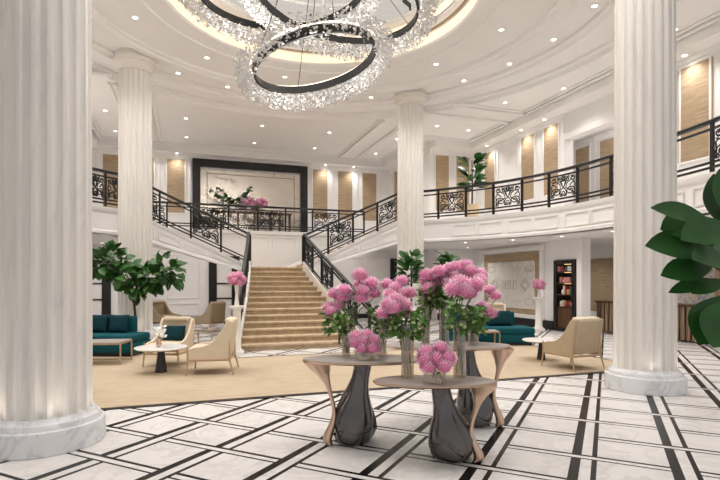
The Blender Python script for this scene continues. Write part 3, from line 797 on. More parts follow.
# ================================================================== CHANDELIER
ch = thing('chandelier', 'large chandelier of three tilted black rings clad in clear crystals', 'chandelier', (0, 0, 8.9))
RV, FV, ZV = Vector((ca, -sa, 0)), Vector((sa, ca, 0)), Vector((0, 0, 1))
rnd = random.Random(3)
def ring(c, R, tilt, tiltf=0, n=1900):
    e1 = (RV*math.cos(tilt)+ZV*math.sin(tilt)); e2 = (FV*math.cos(tiltf)+ZV*math.sin(tiltf)); nn = e1.cross(e2).normalized()
    def pt(a, ro, h): return c+(e1*math.cos(a)+e2*math.sin(a))*(R+ro)+nn*h
    mb = MB(); K = 96
    mb.grid([[pt(2*PI*i/K, ro, h) for ro, h in ((-.025, -.07), (.025, -.07), (.025, .08), (-.025, .08))] for i in range(K)], cu=True, cv=True)
    rg = mb.build('black_ring', M['iron'], ch, world=True, smooth=30)
    mb = MB()
    for i in range(n):
        a = rnd.uniform(0, 2*PI); q = rnd.random()**.6; w = rnd.uniform(0, 2*PI)
        far = .5+.5*math.sin(a)
        if rnd.random() > .22+.78*far: continue
        p = pt(a, .21+.21*q*math.cos(w),   .06-.20*far+.25*q*math.sin(w)); sz = rnd.uniform(.02, .052)
        ax = Vector((rnd.gauss(0, 1), rnd.gauss(0, 1), rnd.gauss(0, 1))).normalized(); s1 = ax.orthogonal().normalized(); s2 = ax.cross(s1)
        L = sz*rnd.uniform(.9, 1.7)
        top, bot = mb.bm.verts.new(p+ax*L), mb.bm.verts.new(p-ax*L)
        eq = [mb.bm.verts.new(p+(s1*math.cos(k*PI/2)+s2*math.sin(k*PI/2))*sz*.62) for k in range(4)]
        for k in range(4):
            mb.bm.faces.new([top, eq[k], eq[(k+1) % 4]]); mb.bm.faces.new([bot, eq[(k+1) % 4], eq[k]])
    o = mb.build('crystals', M['crystal'], ch, world=True, smooth=0); o['kind'] = 'stuff'
    mb = MB(); mb.tube([pt(2*PI*i/72, .05, .11) for i in range(72)], .014, 6, closed=True)
    mb.build('light_string', M['led'], ch, world=True)
    mb = MB()
    for k in range(4):
        p = pt(.4+PI/2*k, 0, .06); mb.tube([p, Vector((p.x*.25, p.y*.25, 9.04))], .008, 4)
    mb.build('suspension_cables', M['iron'], ch, world=True)
    for k in range(3):
        p = pt(2*PI*k/3+.5, -.55, -.40); lamp('POINT', 'chandelier_light', p, 10, (1, .95, .88), shadow_soft_size=.2)
def ico(r, sub=1):
    nb = bmesh.new(); bmesh.ops.create_icosphere(nb, subdivisions=sub, radius=r); return nb
ring(W(-.918, 10.2, 6.10), 1.25, R_(13.5), n=4600)
ring(W(-1.62, 10.5, 7.90), 1.80, R_(5), n=5800)
ring(W(-.50, 10.6, 7.62), 1.75, R_(-9), n=5800)
mb = MB(); mb.solid([(.3, 9.0), (.3, 9.07)], 32); mb.build('ceiling_plate', M['iron'], ch, world=True)
# ================================================================== MIRROR WALL
t = thing('mirror', 'huge antiqued mirror in a heavy black frame above the landing', 'mirror', (0, 12.88, UF))
mb = MB(); mb.box((0, 12.86, 5.2), (4.5, .02, 2.8)); mb.build('mirror_glass', M['mirror'], t, world=True, smooth=0)
mb = MB()
for x in (-2.4, 2.4): mb.box((x, 12.80, 5.40), (.34, .18, 3.26), bev=.02, seg=1)
mb.box((0, 12.80, 6.86), (4.5, .18, .34), bev=.02, seg=1); mb.build('black_frame', M['black'], t, world=True, smooth=0)
mb = MB()
for x in (-1.95, 1.95): mb.box((x, 12.845, 5.2), (.035, .012, 2.7))
mb.box((0, 12.845, 6.42), (3.9, .012, .035))
for z in (4.5, 5.5):
    for x in (-2.12, 2.12): mb.box((x, 12.845, z), (.3, .012, .02))
for x in (-1.2, 1.0): mb.box((x, 12.845, 6.56), (.02, .012, .24))
r2 = random.Random(11)
for cx in (-1.5,):
    p = Vector((cx-.2, 12.846, 6.3))
    for k in range(7):
        q = p+Vector((r2.uniform(.05, .25), 0, r2.uniform(-.22, .12))); mb.tube([p, q], .007, 4)
        for s_ in (1, -1): mb.leaf(q, (s_*.5, 0, .6), (0, -1, 0), .08, .035, .1, 3)
        p = q
mb.build('etched_lines', M['bronze_line'], t, world=True, smooth=0)
cn = thing('console_table', 'long slim console table behind the straight upper railing', 'table', (-.1, 11.9, UF))
mb = MB(); mb.box((0, 0, .87), (3.5, .45, .05), bev=.01, seg=1); mb.build('tabletop', M['brown_door'], cn)
for x in (-1.65, -1.45, -1.2, -.6, .1, .25, .8, 1.2, 1.65): 
    mb = MB(); mb.box((x, .0, .425), (.05, .32, .85)); mb.build('leg', M['brown_door'], cn, smooth=0)
# ================================================================== PLANTS
def foliage(mb, lobes, n, L, w, rg, curl=.35, center_pull=.6):
    for c, rad, k in lobes:
        c = Vector(c)
        for i in range(int(n*k)):
            u = Vector((rg.gauss(0, 1), rg.gauss(0, 1), rg.gauss(0, 1))).normalized(); q = rg.random()**.45
            p = c+Vector((u.x*rad[0], u.y*rad[1], u.z*rad[2]))*q
            d = (u*.8+Vector((rg.uniform(-.6, .6), rg.uniform(-.6, .6), rg.uniform(-.25, .65)))).normalized()
            l = L*rg.uniform(.7, 1.15); mb.leaf(p, d, (rg.uniform(-.8, .8), rg.uniform(-1.2, .4), 1), l, w*l/L, curl*rg.uniform(.4, 1.6), 4, rg.uniform(.1, .4))
rg = random.Random(21)
bp = W(-5.5, 12.2); t = thing('potted_tree', 'bushy potted tree with two leafy lobes standing behind the left teal sofa', 'tree', (bp.x, bp.y, 0))
def loc_(px, py, d=12.2): v = at(px, d, hgt(py, d)); return (v.x-bp.x, v.y-bp.y, v.z)
lob = [(loc_(108, 262), (.44, .4, .36), 1.0), (loc_(97, 262), (.3, .3, .25), .4), (loc_(125, 274), (.34, .34, .26), .7), (loc_(138, 287), (.32, .3, .26), .8), (loc_(152, 277), (.34, .34, .28), .8), (loc_(168, 270), (.34, .34, .36), .9)]
mb = MB(); foliage(mb, lob, 88, .27, .19, rg); mb.build('foliage', M['leaf'], t)
mb = MB(); mb.tube([(0, 0, .3), (.02, 0, .8), (-.02, .02, 1.2), loc_(137, 284)], [.035, .03, .028, .02], 8)
for q in lob: mb.tube([(-.02, .02, 1.15), Vector(loc_(137, 290)).lerp(Vector(q[0]), .4), q[0]], [.024, .018, .01], 6)
mb.build('trunk', M['bark'], t)
mb = MB(); mb.solid([(.18, 0), (.24, .36), (.245, .38), (.22, .38), (.215, .34)], 28); mb.build('planter', M['basket'], t)
mb = MB(); mb.solid([(.20, .335), (.20, .35)], 20); mb.build('soil', M['mulch'], t)

def tall_pot(px, d, ytop, ylow, wpx, label, n, L, seed, z0=0.0, pot=(.17, .24, .42), potmat='basket', lw=.52):
    rg = random.Random(seed); p0 = at(px, d); t = thing('potted_tree', label, 'tree', (p0.x, p0.y, z0))
    zt, zl = hgt(ytop, d)-z0, hgt(ylow, d)-z0; w = wpx*d/F*.5
    mb = MB(); cz = (zt+zl)/2
    for i in range(n):
        a = rg.uniform(0, 2*PI); h = rg.uniform(zl+.1, zt-.35*L); el = (h-zl)/(zt-zl)
        d_ = Vector((math.cos(a), math.sin(a), rg.uniform(-.1, .5)+el*.9)); k = rg.uniform(.1, .5)*w
        mb.leaf((k*math.cos(a), k*math.sin(a), h-.1), d_, (rg.uniform(-.9, .9), rg.uniform(-1.4, .5), 1), L*rg.uniform(.75, 1.1), L*lw, rg.uniform(.2, .7), 5, .2)
    mb.build('foliage', M['leaf'], t)
    mb = MB(); mb.tube([(0, 0, pot[2]-.06), (.02, .01, zl), (0, 0, zt-.3)], [.03, .028, .015], 7); mb.build('trunk', M['bark'], t)
    mb = MB(); r0, r1, h = pot; mb.solid([(r0, 0), (r1, h), (r1*.9, h), (r1*.88, h-.04)], 28); mb.build('planter', M[potmat], t)
    mb = MB(); mb.solid([(r1*.85, h-.045), (r1*.85, h-.03)], 20); mb.build('soil', M['mulch'], t)
    return t
tall_pot(472, 17.9, 152, 190, 30, 'potted tree with broad leaves on the upper right balcony behind the railing', 60, .46, 4, UF+.005, (.22, .27, .62))
tall_pot(411, 14.1, 248, 285, 30, 'leafy green plant rising behind the pink flowers, in front of the right far column', 85, .34, 5)
tall_pot(448, 15.6, 249, 285, 28, 'leafy green plant rising behind the tallest pink flowers, right of the far column', 75, .36, 6)
fd = 3.2; p0 = at(735, fd); t = thing('fiddle_leaf_fig', 'dark green fiddle leaf fig cut by the right edge of the picture', 'plant', (p0.x, p0.y, 0))
def fl(px, py, dd=0.0): v = at(px, fd+dd, hgt(py, fd+dd)); return Vector((v.x-p0.x, v.y-p0.y, v.z))
def fshape(q): return .56*(math.sin(PI*(q*.97+.02)**1.15)**.85)
mb = MB()
for (bx, by, b_d), (tx, ty, t_d), w, cu in [((712, 222, 0), (658, 207, -.05), .12, .25), ((712, 222, .05), (664, 229, .06), .18, .1), ((712, 250, 0), (654, 245, -.06), .17, .3), ((732, 226, -.1), (690, 238, -.25), .16, .25),
        ((713, 266, 0), (666, 275, -.03), .13, .2), ((714, 279, .05), (673, 292, .0), .07, .15), ((726, 280, 0), (697, 293, -.05), .07, .3), ((721, 296, 0), (702, 342, -.08), .18, .1), ((730, 300, -.1), (716, 345, -.2), .18, .1),
        ((718, 222, .1), (716, 176, .05), .16, .1), ((726, 215, 0), (738, 160, -.1), .18, .2), ((730, 262, -.1), (705, 258, -.35), .15, .3), ((735, 240, 0), (790, 225, -.1), .18, .3), ((735, 260, 0), (785, 275, .1), .18, .3), ((735, 225, 0), (770, 180, .15), .18, .3),
        ((724, 240, .1), (700, 215, .4), .17, .3), ((724, 245, .1), (705, 262, .45), .17, .3), ((730, 290, 0), (770, 320, .1), .17, .2), ((716, 233, .0), (684, 262, .15), .12, .2)]:
    B0, T0 = fl(bx, by, b_d), fl(tx, ty, t_d); d = T0-B0; L = d.length
    cam_side = Vector((-FV.x, -FV.y, .75)).normalized()
    mb.leaf(B0, d+Vector((0, 0, cu*L*.35)), cam_side, L*1.06, w*1.3, cu, 9, .14, fshape)
mb.build('leaves', M['leaf2'], t)
mb = MB(); mb.tube([(0, 0, .18), (.01, .01, 1.2), (0, 0, 1.75), (.02, 0, 2.2)], [.03, .026, .02, .01], 8)
for q in [(712, 222), (712, 250), (713, 266), (714, 279), (721, 296), (718, 222), (732, 226), (735, 240)]: mb.tube([fl(735, q[1]+14), fl(*q)], [.010, .006], 5)
mb.build('trunk', M['bark'], t)
mb = MB(); mb.solid([(.16, 0), (.22, .20), (.225, .22), (.2, .22), (.195, .19)], 28); mb.build('planter', M['ceramic'], t)
mb = MB(); mb.solid([(.19, .185), (.19, .20)], 20); mb.build('soil', M['mulch'], t)
# ================================================================== FLOWERS
def bloom_mesh():
    mb = MB(); N = 120
    for i in range(N):
        z = 1-1.72*(i+.5)/N; r = math.sqrt(max(0, 1-z*z)); a = i*2.39996; d = Vector((r*math.cos(a), r*math.sin(a), z))
        s1 = d.cross(Vector((0, 0, 1)) if abs(z) < .95 else Vector((1, 0, 0))).normalized(); up = s1.cross(d)
        j = .9+.2*rnd.random()
        p0_, p1_, p2_ = d*.45, d*.78*j-up*.01, d*1.03*j+up*.07
        w0, w1 = .05, .105
        vs = [mb.bm.verts.new(q) for q in (p0_-s1*w0, p0_+s1*w0, p1_+s1*w1, p2_+s1*w1*.55, p2_-s1*w1*.55, p1_-s1*w1)]
        mb.bm.faces.new([vs[0], vs[1], vs[2], vs[5]]); mb.bm.faces.new([vs[5], vs[2], vs[3], vs[4]])
    return mb
bl0 = bloom_mesh().build('bloom', M['petal'], None, smooth=20)
core_mb = MB(); core_mb.merge(ico(.70, 2)); core0 = core_mb.build('bloom_core', M['petal_in'], bl0)
bloom_me, core_me = bl0.data, core0.data
bpy.data.objects.remove(core0); bpy.data.objects.remove(bl0)
def flower(p, r, foot, label, group, bend=None):
    """pompom bloom centred at p on a stem that ends at foot"""
    t = thing('pompom_flower', label, 'flower', p, rnd.uniform(0, 6), group)
    t.rotation_euler = (0, 0, 0)
    o = bpy.data.objects.new('bloom', bloom_me); COL.objects.link(o); o.parent = t; o.scale = (r, r, r*.76); o.rotation_euler = (rnd.uniform(-.25, .25), rnd.uniform(-.25, .25), rnd.uniform(0, 6))
    c = bpy.data.objects.new('bloom_core', core_me); COL.objects.link(c); c.parent = o
    if foot:
        f = Vector(foot)-Vector(p); mb = MB(); m = bend if bend else f*.5; m = Vector(m)
        mb.tube([(0, 0, -r*.5), m*.6+Vector((f.x*-.08, f.y*-.08, 0)), f], .005, 5); mb.build('stem', M['stem'], t)
    return t
def glass_cyl(name, px, pyb, zt, r, h, label, square=False):
    d = F*(CAM.z-zt)/(pyb-HZ); p = at(px, d, zt+.001)
    t = thing(name, label, 'vase', p, -YAW)
    mb = MB()
    if square:
        k = 4; prof = [(r*1.41, 0), (r*1.41, h), (r*1.33, h), (r*1.33, .012), (.001, .012)]
        mb.lathe(prof, 4, a0=PI/4)
        nb = None
    else:
        mb.lathe([(.001, 0), (r, 0), (r, h), (r-.005, h), (r-.005, .015), (.001, .015)], 28)
    mb.build('glass_body', M['glass'], t, smooth=35)
    return t, p
TZ = {1: .855, 2: .72, 3: .91}
def greens(p, z, r, label, seed, n=60, balls=6):
    rg = random.Random(seed); t = thing('greenery_bunch', label, 'foliage', (p.x, p.y, z), 0)
    mb = MB()
    for i in range(n):
        a = rg.uniform(0, 2*PI); e = rg.uniform(-.8, 1.1); q = r*rg.random()**.5*.9
        mb.leaf((q*math.cos(a), q*math.sin(a), rg.uniform(-.11, .15)), (math.cos(a), math.sin(a), e), (rg.uniform(-.8, .8), rg.uniform(-.8, .8), 1), rg.uniform(.06, .11), rg.uniform(.04, .07), .5, 4, .25)
    mb.build('leaves', M['leaf3'], t)
    mb = MB()
    for i in range(5):
        a = rg.uniform(0, 2*PI); mb.tube([(.6*r*math.cos(a)*.2, .6*r*math.sin(a)*.2, -.22), (.03*math.cos(a), .03*math.sin(a), 0), (r*.6*math.cos(a), r*.6*math.sin(a), .08)], .004, 5)
    mb.build('stems', M['stem'], t)
    for i in range(balls):
        a = rg.uniform(PI, 2*PI)-YAW; q = r*rg.uniform(.7, 1.1); mb = MB()
        c = Vector((q*math.cos(a), q*math.sin(a), rg.uniform(-.06, .1)))
        for k in range(16):
            u = Vector((rg.gauss(0, 1), rg.gauss(0, 1), rg.gauss(0, 1))).normalized(); mb.merge(ico(.008), Matrix.Translation(c+u*.013))
        mb.build('viburnum_bud', M['viburnum'], t)
VS = {}
for key, nm, px, pyb, tb, r, h, lab in [
    ('a', 'cylinder_vase', 346, 355.5, 1, .046, .36, 'tall clear glass cylinder vase at the left end of the left table'),
    ('b', 'cylinder_vase', 382, 355.0, 1, .050, .37, 'tall clear glass cylinder vase on the left table, right of its low pink bowl'),
    ('c', 'cylinder_vase', 407.5, 377.5, 2, .062, .50, 'tall clear glass cylinder vase at the left end of the small front table'),
    ('d', 'cylinder_vase', 459.5, 377.0, 2, .062, .55, 'tall clear glass cylinder vase at the right of the small front table'),
    ('e', 'cylinder_vase', 425, 344.5, 3, .058, .50, 'tall clear glass vase at the left of the rear table'),
    ('f', 'cylinder_vase', 444, 345.5, 3, .058, .55, 'tall clear glass vase at the centre of the rear table, under the tallest pink blooms'),
    ('g', 'cylinder_vase', 473.5, 343.0, 3, .062, .22, 'short clear glass vase at the right of the rear table')]:
    VS[key] = glass_cyl(nm, px, pyb, TZ[tb], r, h, lab)+(h, r)
VS['h'] = glass_cyl('glass_bowl', 366, 359.5, TZ[1], .085, .085, 'low square clear glass bowl of pink blooms on the left table', True)+(.085, .08)
VS['i'] = glass_cyl('glass_bowl', 437, 382.5, TZ[2], .10, .09, 'low square clear glass bowl of pink blooms on the small front table', True)+(.09, .09)
FL = {
 'a': ('pink pompom bloom over the leftmost tall vase of the left table', [(360, 275, .10), (359.5, 285, .085), (371, 283.5), (362, 291.5), (374, 293.5), (362, 298), (334, 294), (344, 290.5), (342, 296.5), (328.5, 308), (338, 306), (332, 313)]),
 'b': ('pink pompom bloom over the right tall vase of the left table', [(387.5, 285), (402, 281.5), (396, 288.5), (392, 294.5), (401, 294.5), (409, 293.5)]),
 'c': ('pink pompom bloom over the left tall vase of the front table', [(388.5, 305), (395, 300.5), (384, 313.5), (403, 305), (405, 311.5), (393, 308)]),
 'd': ('pink pompom bloom over the right tall vase of the front table', [(460.5, 283.5), (475, 285.5), (469.5, 293.5), (463, 291), (455, 289)]),
 'e': ('pink pompom bloom on the left side of the tallest flower mass', [(427, 275.5), (427, 282), (428.5, 289), (430, 296), (440.5, 278.5), (439, 285.5), (436, 292.5), (445, 293.5)]),
 'f': ('pink pompom bloom at the crest of the tallest flower mass', [(439, 271.8), (449.5, 269.5), (457, 267.5), (466, 266), (455, 277), (467.5, 277), (469.5, 271.5), (480.5, 275), (478.5, 280), (448, 285.5)]),
 'g': ('pink pompom bloom in the low spray at the far right of the rear table', [(489.5, 290.5), (495.5, 296), (482, 306.5), (491, 314), (486.5, 310.5)]),
 'h': ('pink pompom bloom in the low glass bowl on the left table', [(357, 337), (367, 335.5), (356, 343), (373, 341), (362, 349), (372.5, 348.5), (364, 342)]),
 'i': ('pink pompom bloom in the low glass bowl on the front table', [(426.5, 352.5), (440.5, 348.5), (425.5, 359.5), (447, 357.5), (428, 367), (444, 367), (436, 359)]),
}
GRP = {k: 'pink blooms over the '+v for k, v in {'a': 'leftmost vase', 'b': 'second vase of the left table', 'c': 'left vase of the front table', 'd': 'right vase of the front table', 'e': 'left vase of the rear table', 'f': 'centre vase of the rear table', 'g': 'right vase of the rear table'}.items()}
GRP['h'] = 'pink blooms in the bowl on the left table'; GRP['i'] = 'pink blooms in the bowl on the front table'
for key, (lab, L) in FL.items():
    vt, vp, vh, vr = VS[key]; dv = (Vector((vp.x-CAM.x, vp.y-CAM.y, 0))).dot(FV)
    for i, q in enumerate(L):
        px, py = q[0], q[1]; r = q[2] if len(q) > 2 else rnd.uniform(.092, .104)*(1.14 if key in 'def' else 1)
        low = key in 'hi'
        dd = dv+(rnd.uniform(-.13, .13) if not low else (py-(344 if key == 'h' else 359))*-.006); p = at(px, dd, hgt(py, dd))
        if low: r *= .98
        a = rnd.uniform(0, 6); foot = (vp.x+vr*.55*math.cos(a), vp.y+vr*.55*math.sin(a), vp.z+.03)
        rim = Vector((vp.x, vp.y, vp.z+vh))-Vector(p)
        flower(p, r, foot, lab, GRP[key], bend=rim*1.0)
for key, dx, dz, r, lab in [('a', -.08, .0, .12, 'green leaves spilling over the rim of the leftmost tall vase'), ('b', .0, .0, .12, 'green leaves over the rim of the second tall vase on the left table'), ('c', .0, .02, .13, 'green leaves over the rim of the left tall vase on the front table'),
                          ('d', .06, .02, .15, 'green leaves with pale buds over the right tall vase of the front table'), ('e', .08, .03, .15, 'green leaves with pale buds over the left tall vase of the rear table'), ('f', .0, .02, .15, 'green leaves under the crest of the tallest pink flowers'), ('g', -.02, .06, .11, 'green leaves over the short vase at the right of the rear table')]:
    vt, vp, vh, vr = VS[key]; p = vp+RV*dx; greens(p, vp.z+vh+dz-.02, r*1.25, lab, ord(key), 150 if key in 'defc' else 105, 9 if key in 'abdef' else 5)
# ================================================================== FLOWER TABLES
def table(label, base, top, zt, Rx, Ry, side, leg, seed):
    """base/top: (bearing r, distance d) of the foot and of the top"""
    b0 = W(*base); t = thing('sculptural_table', label, 'table', (b0.x, b0.y, 0), -YAW)
    tx, ty = top[0]-base[0], top[1]-base[1]; K = 64
    mb = MB(); el = lambda k, z: [(tx+(Rx+k)*math.cos(2*PI*i/K), ty+(Ry+k)*math.sin(2*PI*i/K), z) for i in range(K)]
    mb.grid([el(-.03, zt-.006), el(-.012, zt-.002), el(-.012, zt), el(-.2, zt)], cv=True, cap=True); mb.build('tabletop', M['tabletop'], t, smooth=25)
    mb = MB(); mb.grid([el(-.05, zt-.034), el(-.012, zt-.026), el(0, zt-.014), el(-.008, zt-.003), el(-.03, zt-.007)], cv=True, cap=True); mb.build('bronze_rim', M['rose'], t, smooth=40)
    s = zt/.855; rows = []
    prof = [(0, .16, 0), (.012, .185, 0), (.06, .212, 0), (.14, .225, .005), (.24, .218, .01), (.35, .19, .02), (.46, .145, .035), (.56, .112, .055), (.66, .095, .075), (.76, .09, .09), (.832, .10, .095)]
    for z, r, off in prof:
        row = []
        for i in range(56):
            a = 2*PI*i/56; tw = 3.6*z; cre = max(0, math.cos(1.5*(a-side*tw-.6)))**5
            rr = r*(1-.07+.16*cre)
            row.append((off*-side+rr*math.cos(a), rr*.92*math.sin(a), z*s))
        rows.append(row)
    mb = MB(); mb.grid(rows, cv=True, cap=True); mb.build('twisted_foot', M['dark_stone'], t, smooth=50)
    rows = []
    leg = [(u[0].x, u[0].y, u[1].x, u[1].y) for u in zip(catmull([(q[0], q[1], 0) for q in leg], 4), catmull([(q[2], q[3], 0) for q in leg], 4))]
    for x, z, wx, wy in leg:
        rows.append([(side*x+wx*math.cos(2*PI*j/20), -.10*(1-z/zt)-.03+wy*math.sin(2*PI*j/20), z) for j in range(20)])
    mb = MB(); mb.grid(rows, cv=True, cap=True); mb.build('swept_leg', M['rose'], t, smooth=75)
    return t
def legdef(h, ox, dt):
    k = h/.855
    L = [(.23+ox, .005*k, .035, .035), (.255+ox, .04*k, .045, .05), (.245+ox, .11*k, .046, .05), (.21+ox, .20*k, .036, .04), (.19+ox, .30*k, .024, .03), (.20+ox, .40*k, .020, .026), (.228+ox, .50*k, .022, .026),
            (.258+ox, .60*k, .032, .034), (.30+ox, .69*k, .066, .05), (.34+ox, .76*k, .11, .09), (.365+ox, .81*k, .135, .12), (.375+ox, .832*k, .14, .13)]
    return [(x+dt*max(0, (i-7)/4), z, a, b_) for i, (x, z, a, b_) in enumerate(L)]
table('left sculptural table with oval grey top and rose bronze leg on its left', (-.072, 5.15), (.03, 5.15), .855, .62, .33, -1, legdef(.855, .0, .0), 1)
table('small lowest sculptural table in front, with oval grey top and bronze leg on its right', (.855, 4.69), (.70, 4.69), .72, .58, .29, 1, legdef(.72, -.025, -.075), 2)
table('rear tallest sculptural table with bronze leg on its right, behind the small front table', (1.33, 5.78), (.98, 5.80), .91, .77, .36, 1, legdef(.91, .0, -.09), 3)
# ================================================================== RUG
t = thing('rug', 'very large sand coloured woven rug with a black edge under the seating', 'rug', (0, -1.2, 0))
poly = [(-8.0, -3.12), (5.55, -3.12), (5.55, .62), (-2.5, .62), (-2.5, 2.7), (-8.0, 2.7)]
mb = MB(); mb.prism(poly, .002, .012); mb.build('pile', M['rug'], t, world=True, smooth=0)
def outset(k): return [(-8.0-k, -3.12-k), (5.55+k, -3.12-k), (5.55+k, .62+k), (-2.5+k, .62+k), (-2.5+k, 2.7+k), (-8.0-k, 2.7+k)]
mb = MB(); o1, o0 = outset(.10), outset(0)
for i in range(6):
    a, b_, c, d = o0[i], o0[(i+1) % 6], o1[(i+1) % 6], o1[i]; mb.prism([a, b_, c, d], .001, .009)
mb.build('black_edge', M['black'], t, world=True, smooth=0)
RZ = .013
# ================================================================== SEATING
def make_armchair(label, um='leather'):
    t = thing('armchair', label, 'chair', (0, 0, 0))
    side = [(-.37, .27), (-.375, .40), (-.35, .46), (-.26, .485), (-.12, .50), (.0, .545), (.11, .64), (.20, .77), (.28, .90), (.335, .945), (.40, .93), (.40, .86), (.36, .60), (.34, .40), (.33, .27)]
    for s_ in (1, -1):
        mt = Matrix.Translation((s_*.335, 0, 0)) @ Matrix(((0, 0, 1, 0), (1, 0, 0, 0), (0, 1, 0, 0), (0, 0, 0, 1)))
        mb = MB(); mb.prism(side, -.028, .028, mt); o = mb.build('side_panel', M[um], t, smooth=40)
        bv = o.modifiers.new('soft', 'BEVEL'); bv.width = .014; bv.segments = 2
    mb = MB(); mb.box((0, .325, .62), (.62, .09, .66), rot=Matrix.Rotation(R_(-8), 4, 'X'), bev=.03, seg=3); mb.build('backrest', M[um], t)
    mb = MB(); mb.box((0, .33, .925), (.56, .17, .09), rot=Matrix.Rotation(R_(-8), 4, 'X'), bev=.035, seg=3); mb.build('head_cushion', M['leather'], t)
    mb = MB(); mb.box((0, -.05, .385), (.60, .66, .17), bev=.045, seg=3); mb.build('seat_cushion', M[um], t)
    for x, y, sx, sy in ((-.36, -.37, -.02, -.02), (.36, -.37, .02, -.02), (-.355, .34, -.02, .07), (.355, .34, .02, .07)):
        mb = MB(); mb.tube([(x, y, .48 if y < 0 else .60), (x, y, .26), (x+sx, y+sy, 0)], [.014, .018, .012], 8); mb.build('leg', M['wood_l'], t)
    mb = MB()
    for s_ in (1, -1): mb.box((s_*.36, -.015, .262), (.03, .72, .04), bev=.008, seg=1)
    mb.box((0, -.37, .262), (.70, .03, .04), bev=.008, seg=1); mb.box((0, .335, .262), (.70, .03, .04), bev=.008, seg=1); mb.build('wood_frame', M['wood_l'], t, smooth=0)
    return t
def yaw_of(fr, fd):
    """rotation that turns local -Y towards (right, ahead) seen from the camera"""
    w = RV*fr+FV*fd; return math.atan2(w.x, -w.y)
def put(proto, used, r, d, face, label, z=RZ, scale=1.0):
    p = W(r, d, z)
    if not used: proto.location = p; proto.rotation_euler = (0, 0, yaw_of(*face)); proto['label'] = label; used.append(1); o = proto
    else: o = dup(proto, p, yaw_of(*face), label)
    o.scale = (scale,)*3; return o
ac = make_armchair('x'); us = []
a1 = put(ac, us, -3.74, 9.85, (-.12, -1), 'cream armchair facing the viewer behind the left round table', scale=.94)
a2 = put(ac, us, -2.66, 9.05, (-1, -.12), 'cream armchair seen from the side, facing left, nearest the staircase')
tc = make_armchair('x', 'tan_up'); us2 = []
a3 = put(tc, us2, -6.75, 17.3, (.9, -.35), 'farther tan armchair far back on the left, just right of the potted tree', 0)
a4 = put(tc, us2, -5.0, 16.6, (-.9, .4), 'tan armchair far back below the left stair flight, back turned', 0)
a5 = put(tc, us2, 4.03, 9.5, (-.40, .92), 'tan armchair with its back turned beside the right foreground column', scale=1.0)
a6 = put(ac, us, 4.05, 15.2, (-.3, -1), 'cream armchair behind the right teal sofa', 0)
def pillow(label, c, w, h, th, rz, tilt, mat='teal_dark', group=None):
    mb = MB(); rows = []; K = 14
    for sgn in (1, -1):
        g = []
        for i in range(K+1):
            row = []
            for j in range(K+1):
                u, v = -1+2*i/K, -1+2*j/K; q = (max(0, 1-u**4)*max(0, 1-v**4))**.5
                pin = 1-.06*(1-abs(u*v)) * 0 - .05*(u*u*(1-v*v)+v*v*(1-u*u))
                row.append((u*w/2*pin, sgn*th/2*q, v*h/2*pin))
            g.append(row)
        mb.grid(g)
    bmesh.ops.remove_doubles(mb.bm, verts=mb.bm.verts[:], dist=.0005)
    o = mb.build('cushion', M[mat], None, smooth=80); o.location = c; o.rotation_euler = (tilt, 0, rz)
    tag(o, label, 'cushion', group); return o
def on_chair(ch_, label, w=.46, h=.30):
    rz = ch_.rotation_euler.z; c = ch_.location+rotz(rz).to_3x3() @ Vector((0, .175, .60)); pillow(label, c, w, h, .13, rz, R_(-12))
on_chair(a1, 'long teal cushion on the armchair facing the viewer'); on_chair(a2, 'teal cushion on the side-on armchair nearest the staircase', .40, .32)
def make_sofa(label):
    t = thing('sofa', label, 'sofa', (0, 0, 0)); w = 2.3
    mb = MB(); mb.box((0, .03, .035), (w-.12, .78, .07)); mb.build('plinth', M['black'], t, smooth=0)
    mb = MB(); mb.box((0, 0, .185), (w, .88, .23), bev=.035, seg=3); mb.build('base', M['teal'], t)
    mb = MB(); mb.box((0, -.02, .38), (w-.01, .86, .17), bev=.05, seg=3); mb.build('seat_cushion', M['teal'], t)
    mb = MB(); mb.box((-.14, .36, .60), (w-.36, .18, .46), bev=.05, seg=3); mb.build('backrest', M['teal'], t)
    return t
sf = make_sofa('x')
def place_sofa(o, r, d, face, label): o.location = W(r, d, 0); o.rotation_euler = (0, 0, yaw_of(*face)); o['label'] = label
sf2 = dup(sf, (0, 0, 0), 0, 'x')
place_sofa(sf, -6.02, 11.25, (-.06, -1), 'teal fabric sofa on the left, in front of the potted tree'); sf.location.z = RZ
place_sofa(sf2, 3.30, 13.1, (-.02, -1), 'teal fabric sofa on the right behind the pink flowers')
def on_sofa(s, x, label, w=.46, tl=-14):
    rz = s.rotation_euler.z; c = s.location+rotz(rz).to_3x3() @ Vector((x, .165, .665)); pillow(label, c, w, .42, .15, rz, R_(tl))
on_sofa(sf, .52, 'dark teal square cushion at the right end of the left sofa'); on_sofa(sf, .04, 'dark teal square cushion second from the right end of the left sofa')
on_sofa(sf2, .38, 'dark teal square cushion on the right sofa', .62)
def gold_table(label, r, d, w, l, h, rz, z=RZ, top='whitetop'):
    t = thing('coffee_table', label, 'table', W(r, d, z), rz)
    mb = MB(); mb.box((0, 0, h-.012), (w, l, .02), bev=.005, seg=1); mb.build('tabletop', M[top], t, smooth=0)
    mb = MB()
    for y in (-l/2, l/2): mb.box((0, y, h-.035), (w+.02, .022, .03))
    for x in (-w/2, w/2): mb.box((x, 0, h-.035), (.022, l, .03))
    for y in (-l/2, l/2): mb.box((0, y, .02), (w, .022, .022))
    mb.build('gold_frame', M['gold'], t, smooth=0)
    for x in (-w/2, w/2):
        for y in (-l/2, l/2):
            mb = MB(); mb.box((x, y, (h-.03)/2), (.024, .024, h-.03)); mb.build('leg', M['gold'], t, smooth=0)
gold_table('gold framed coffee table in front of the left sofa, beside the big left column', -5.22, 10.05, 1.0, .62, .44, -YAW+.1, top='tabletop')
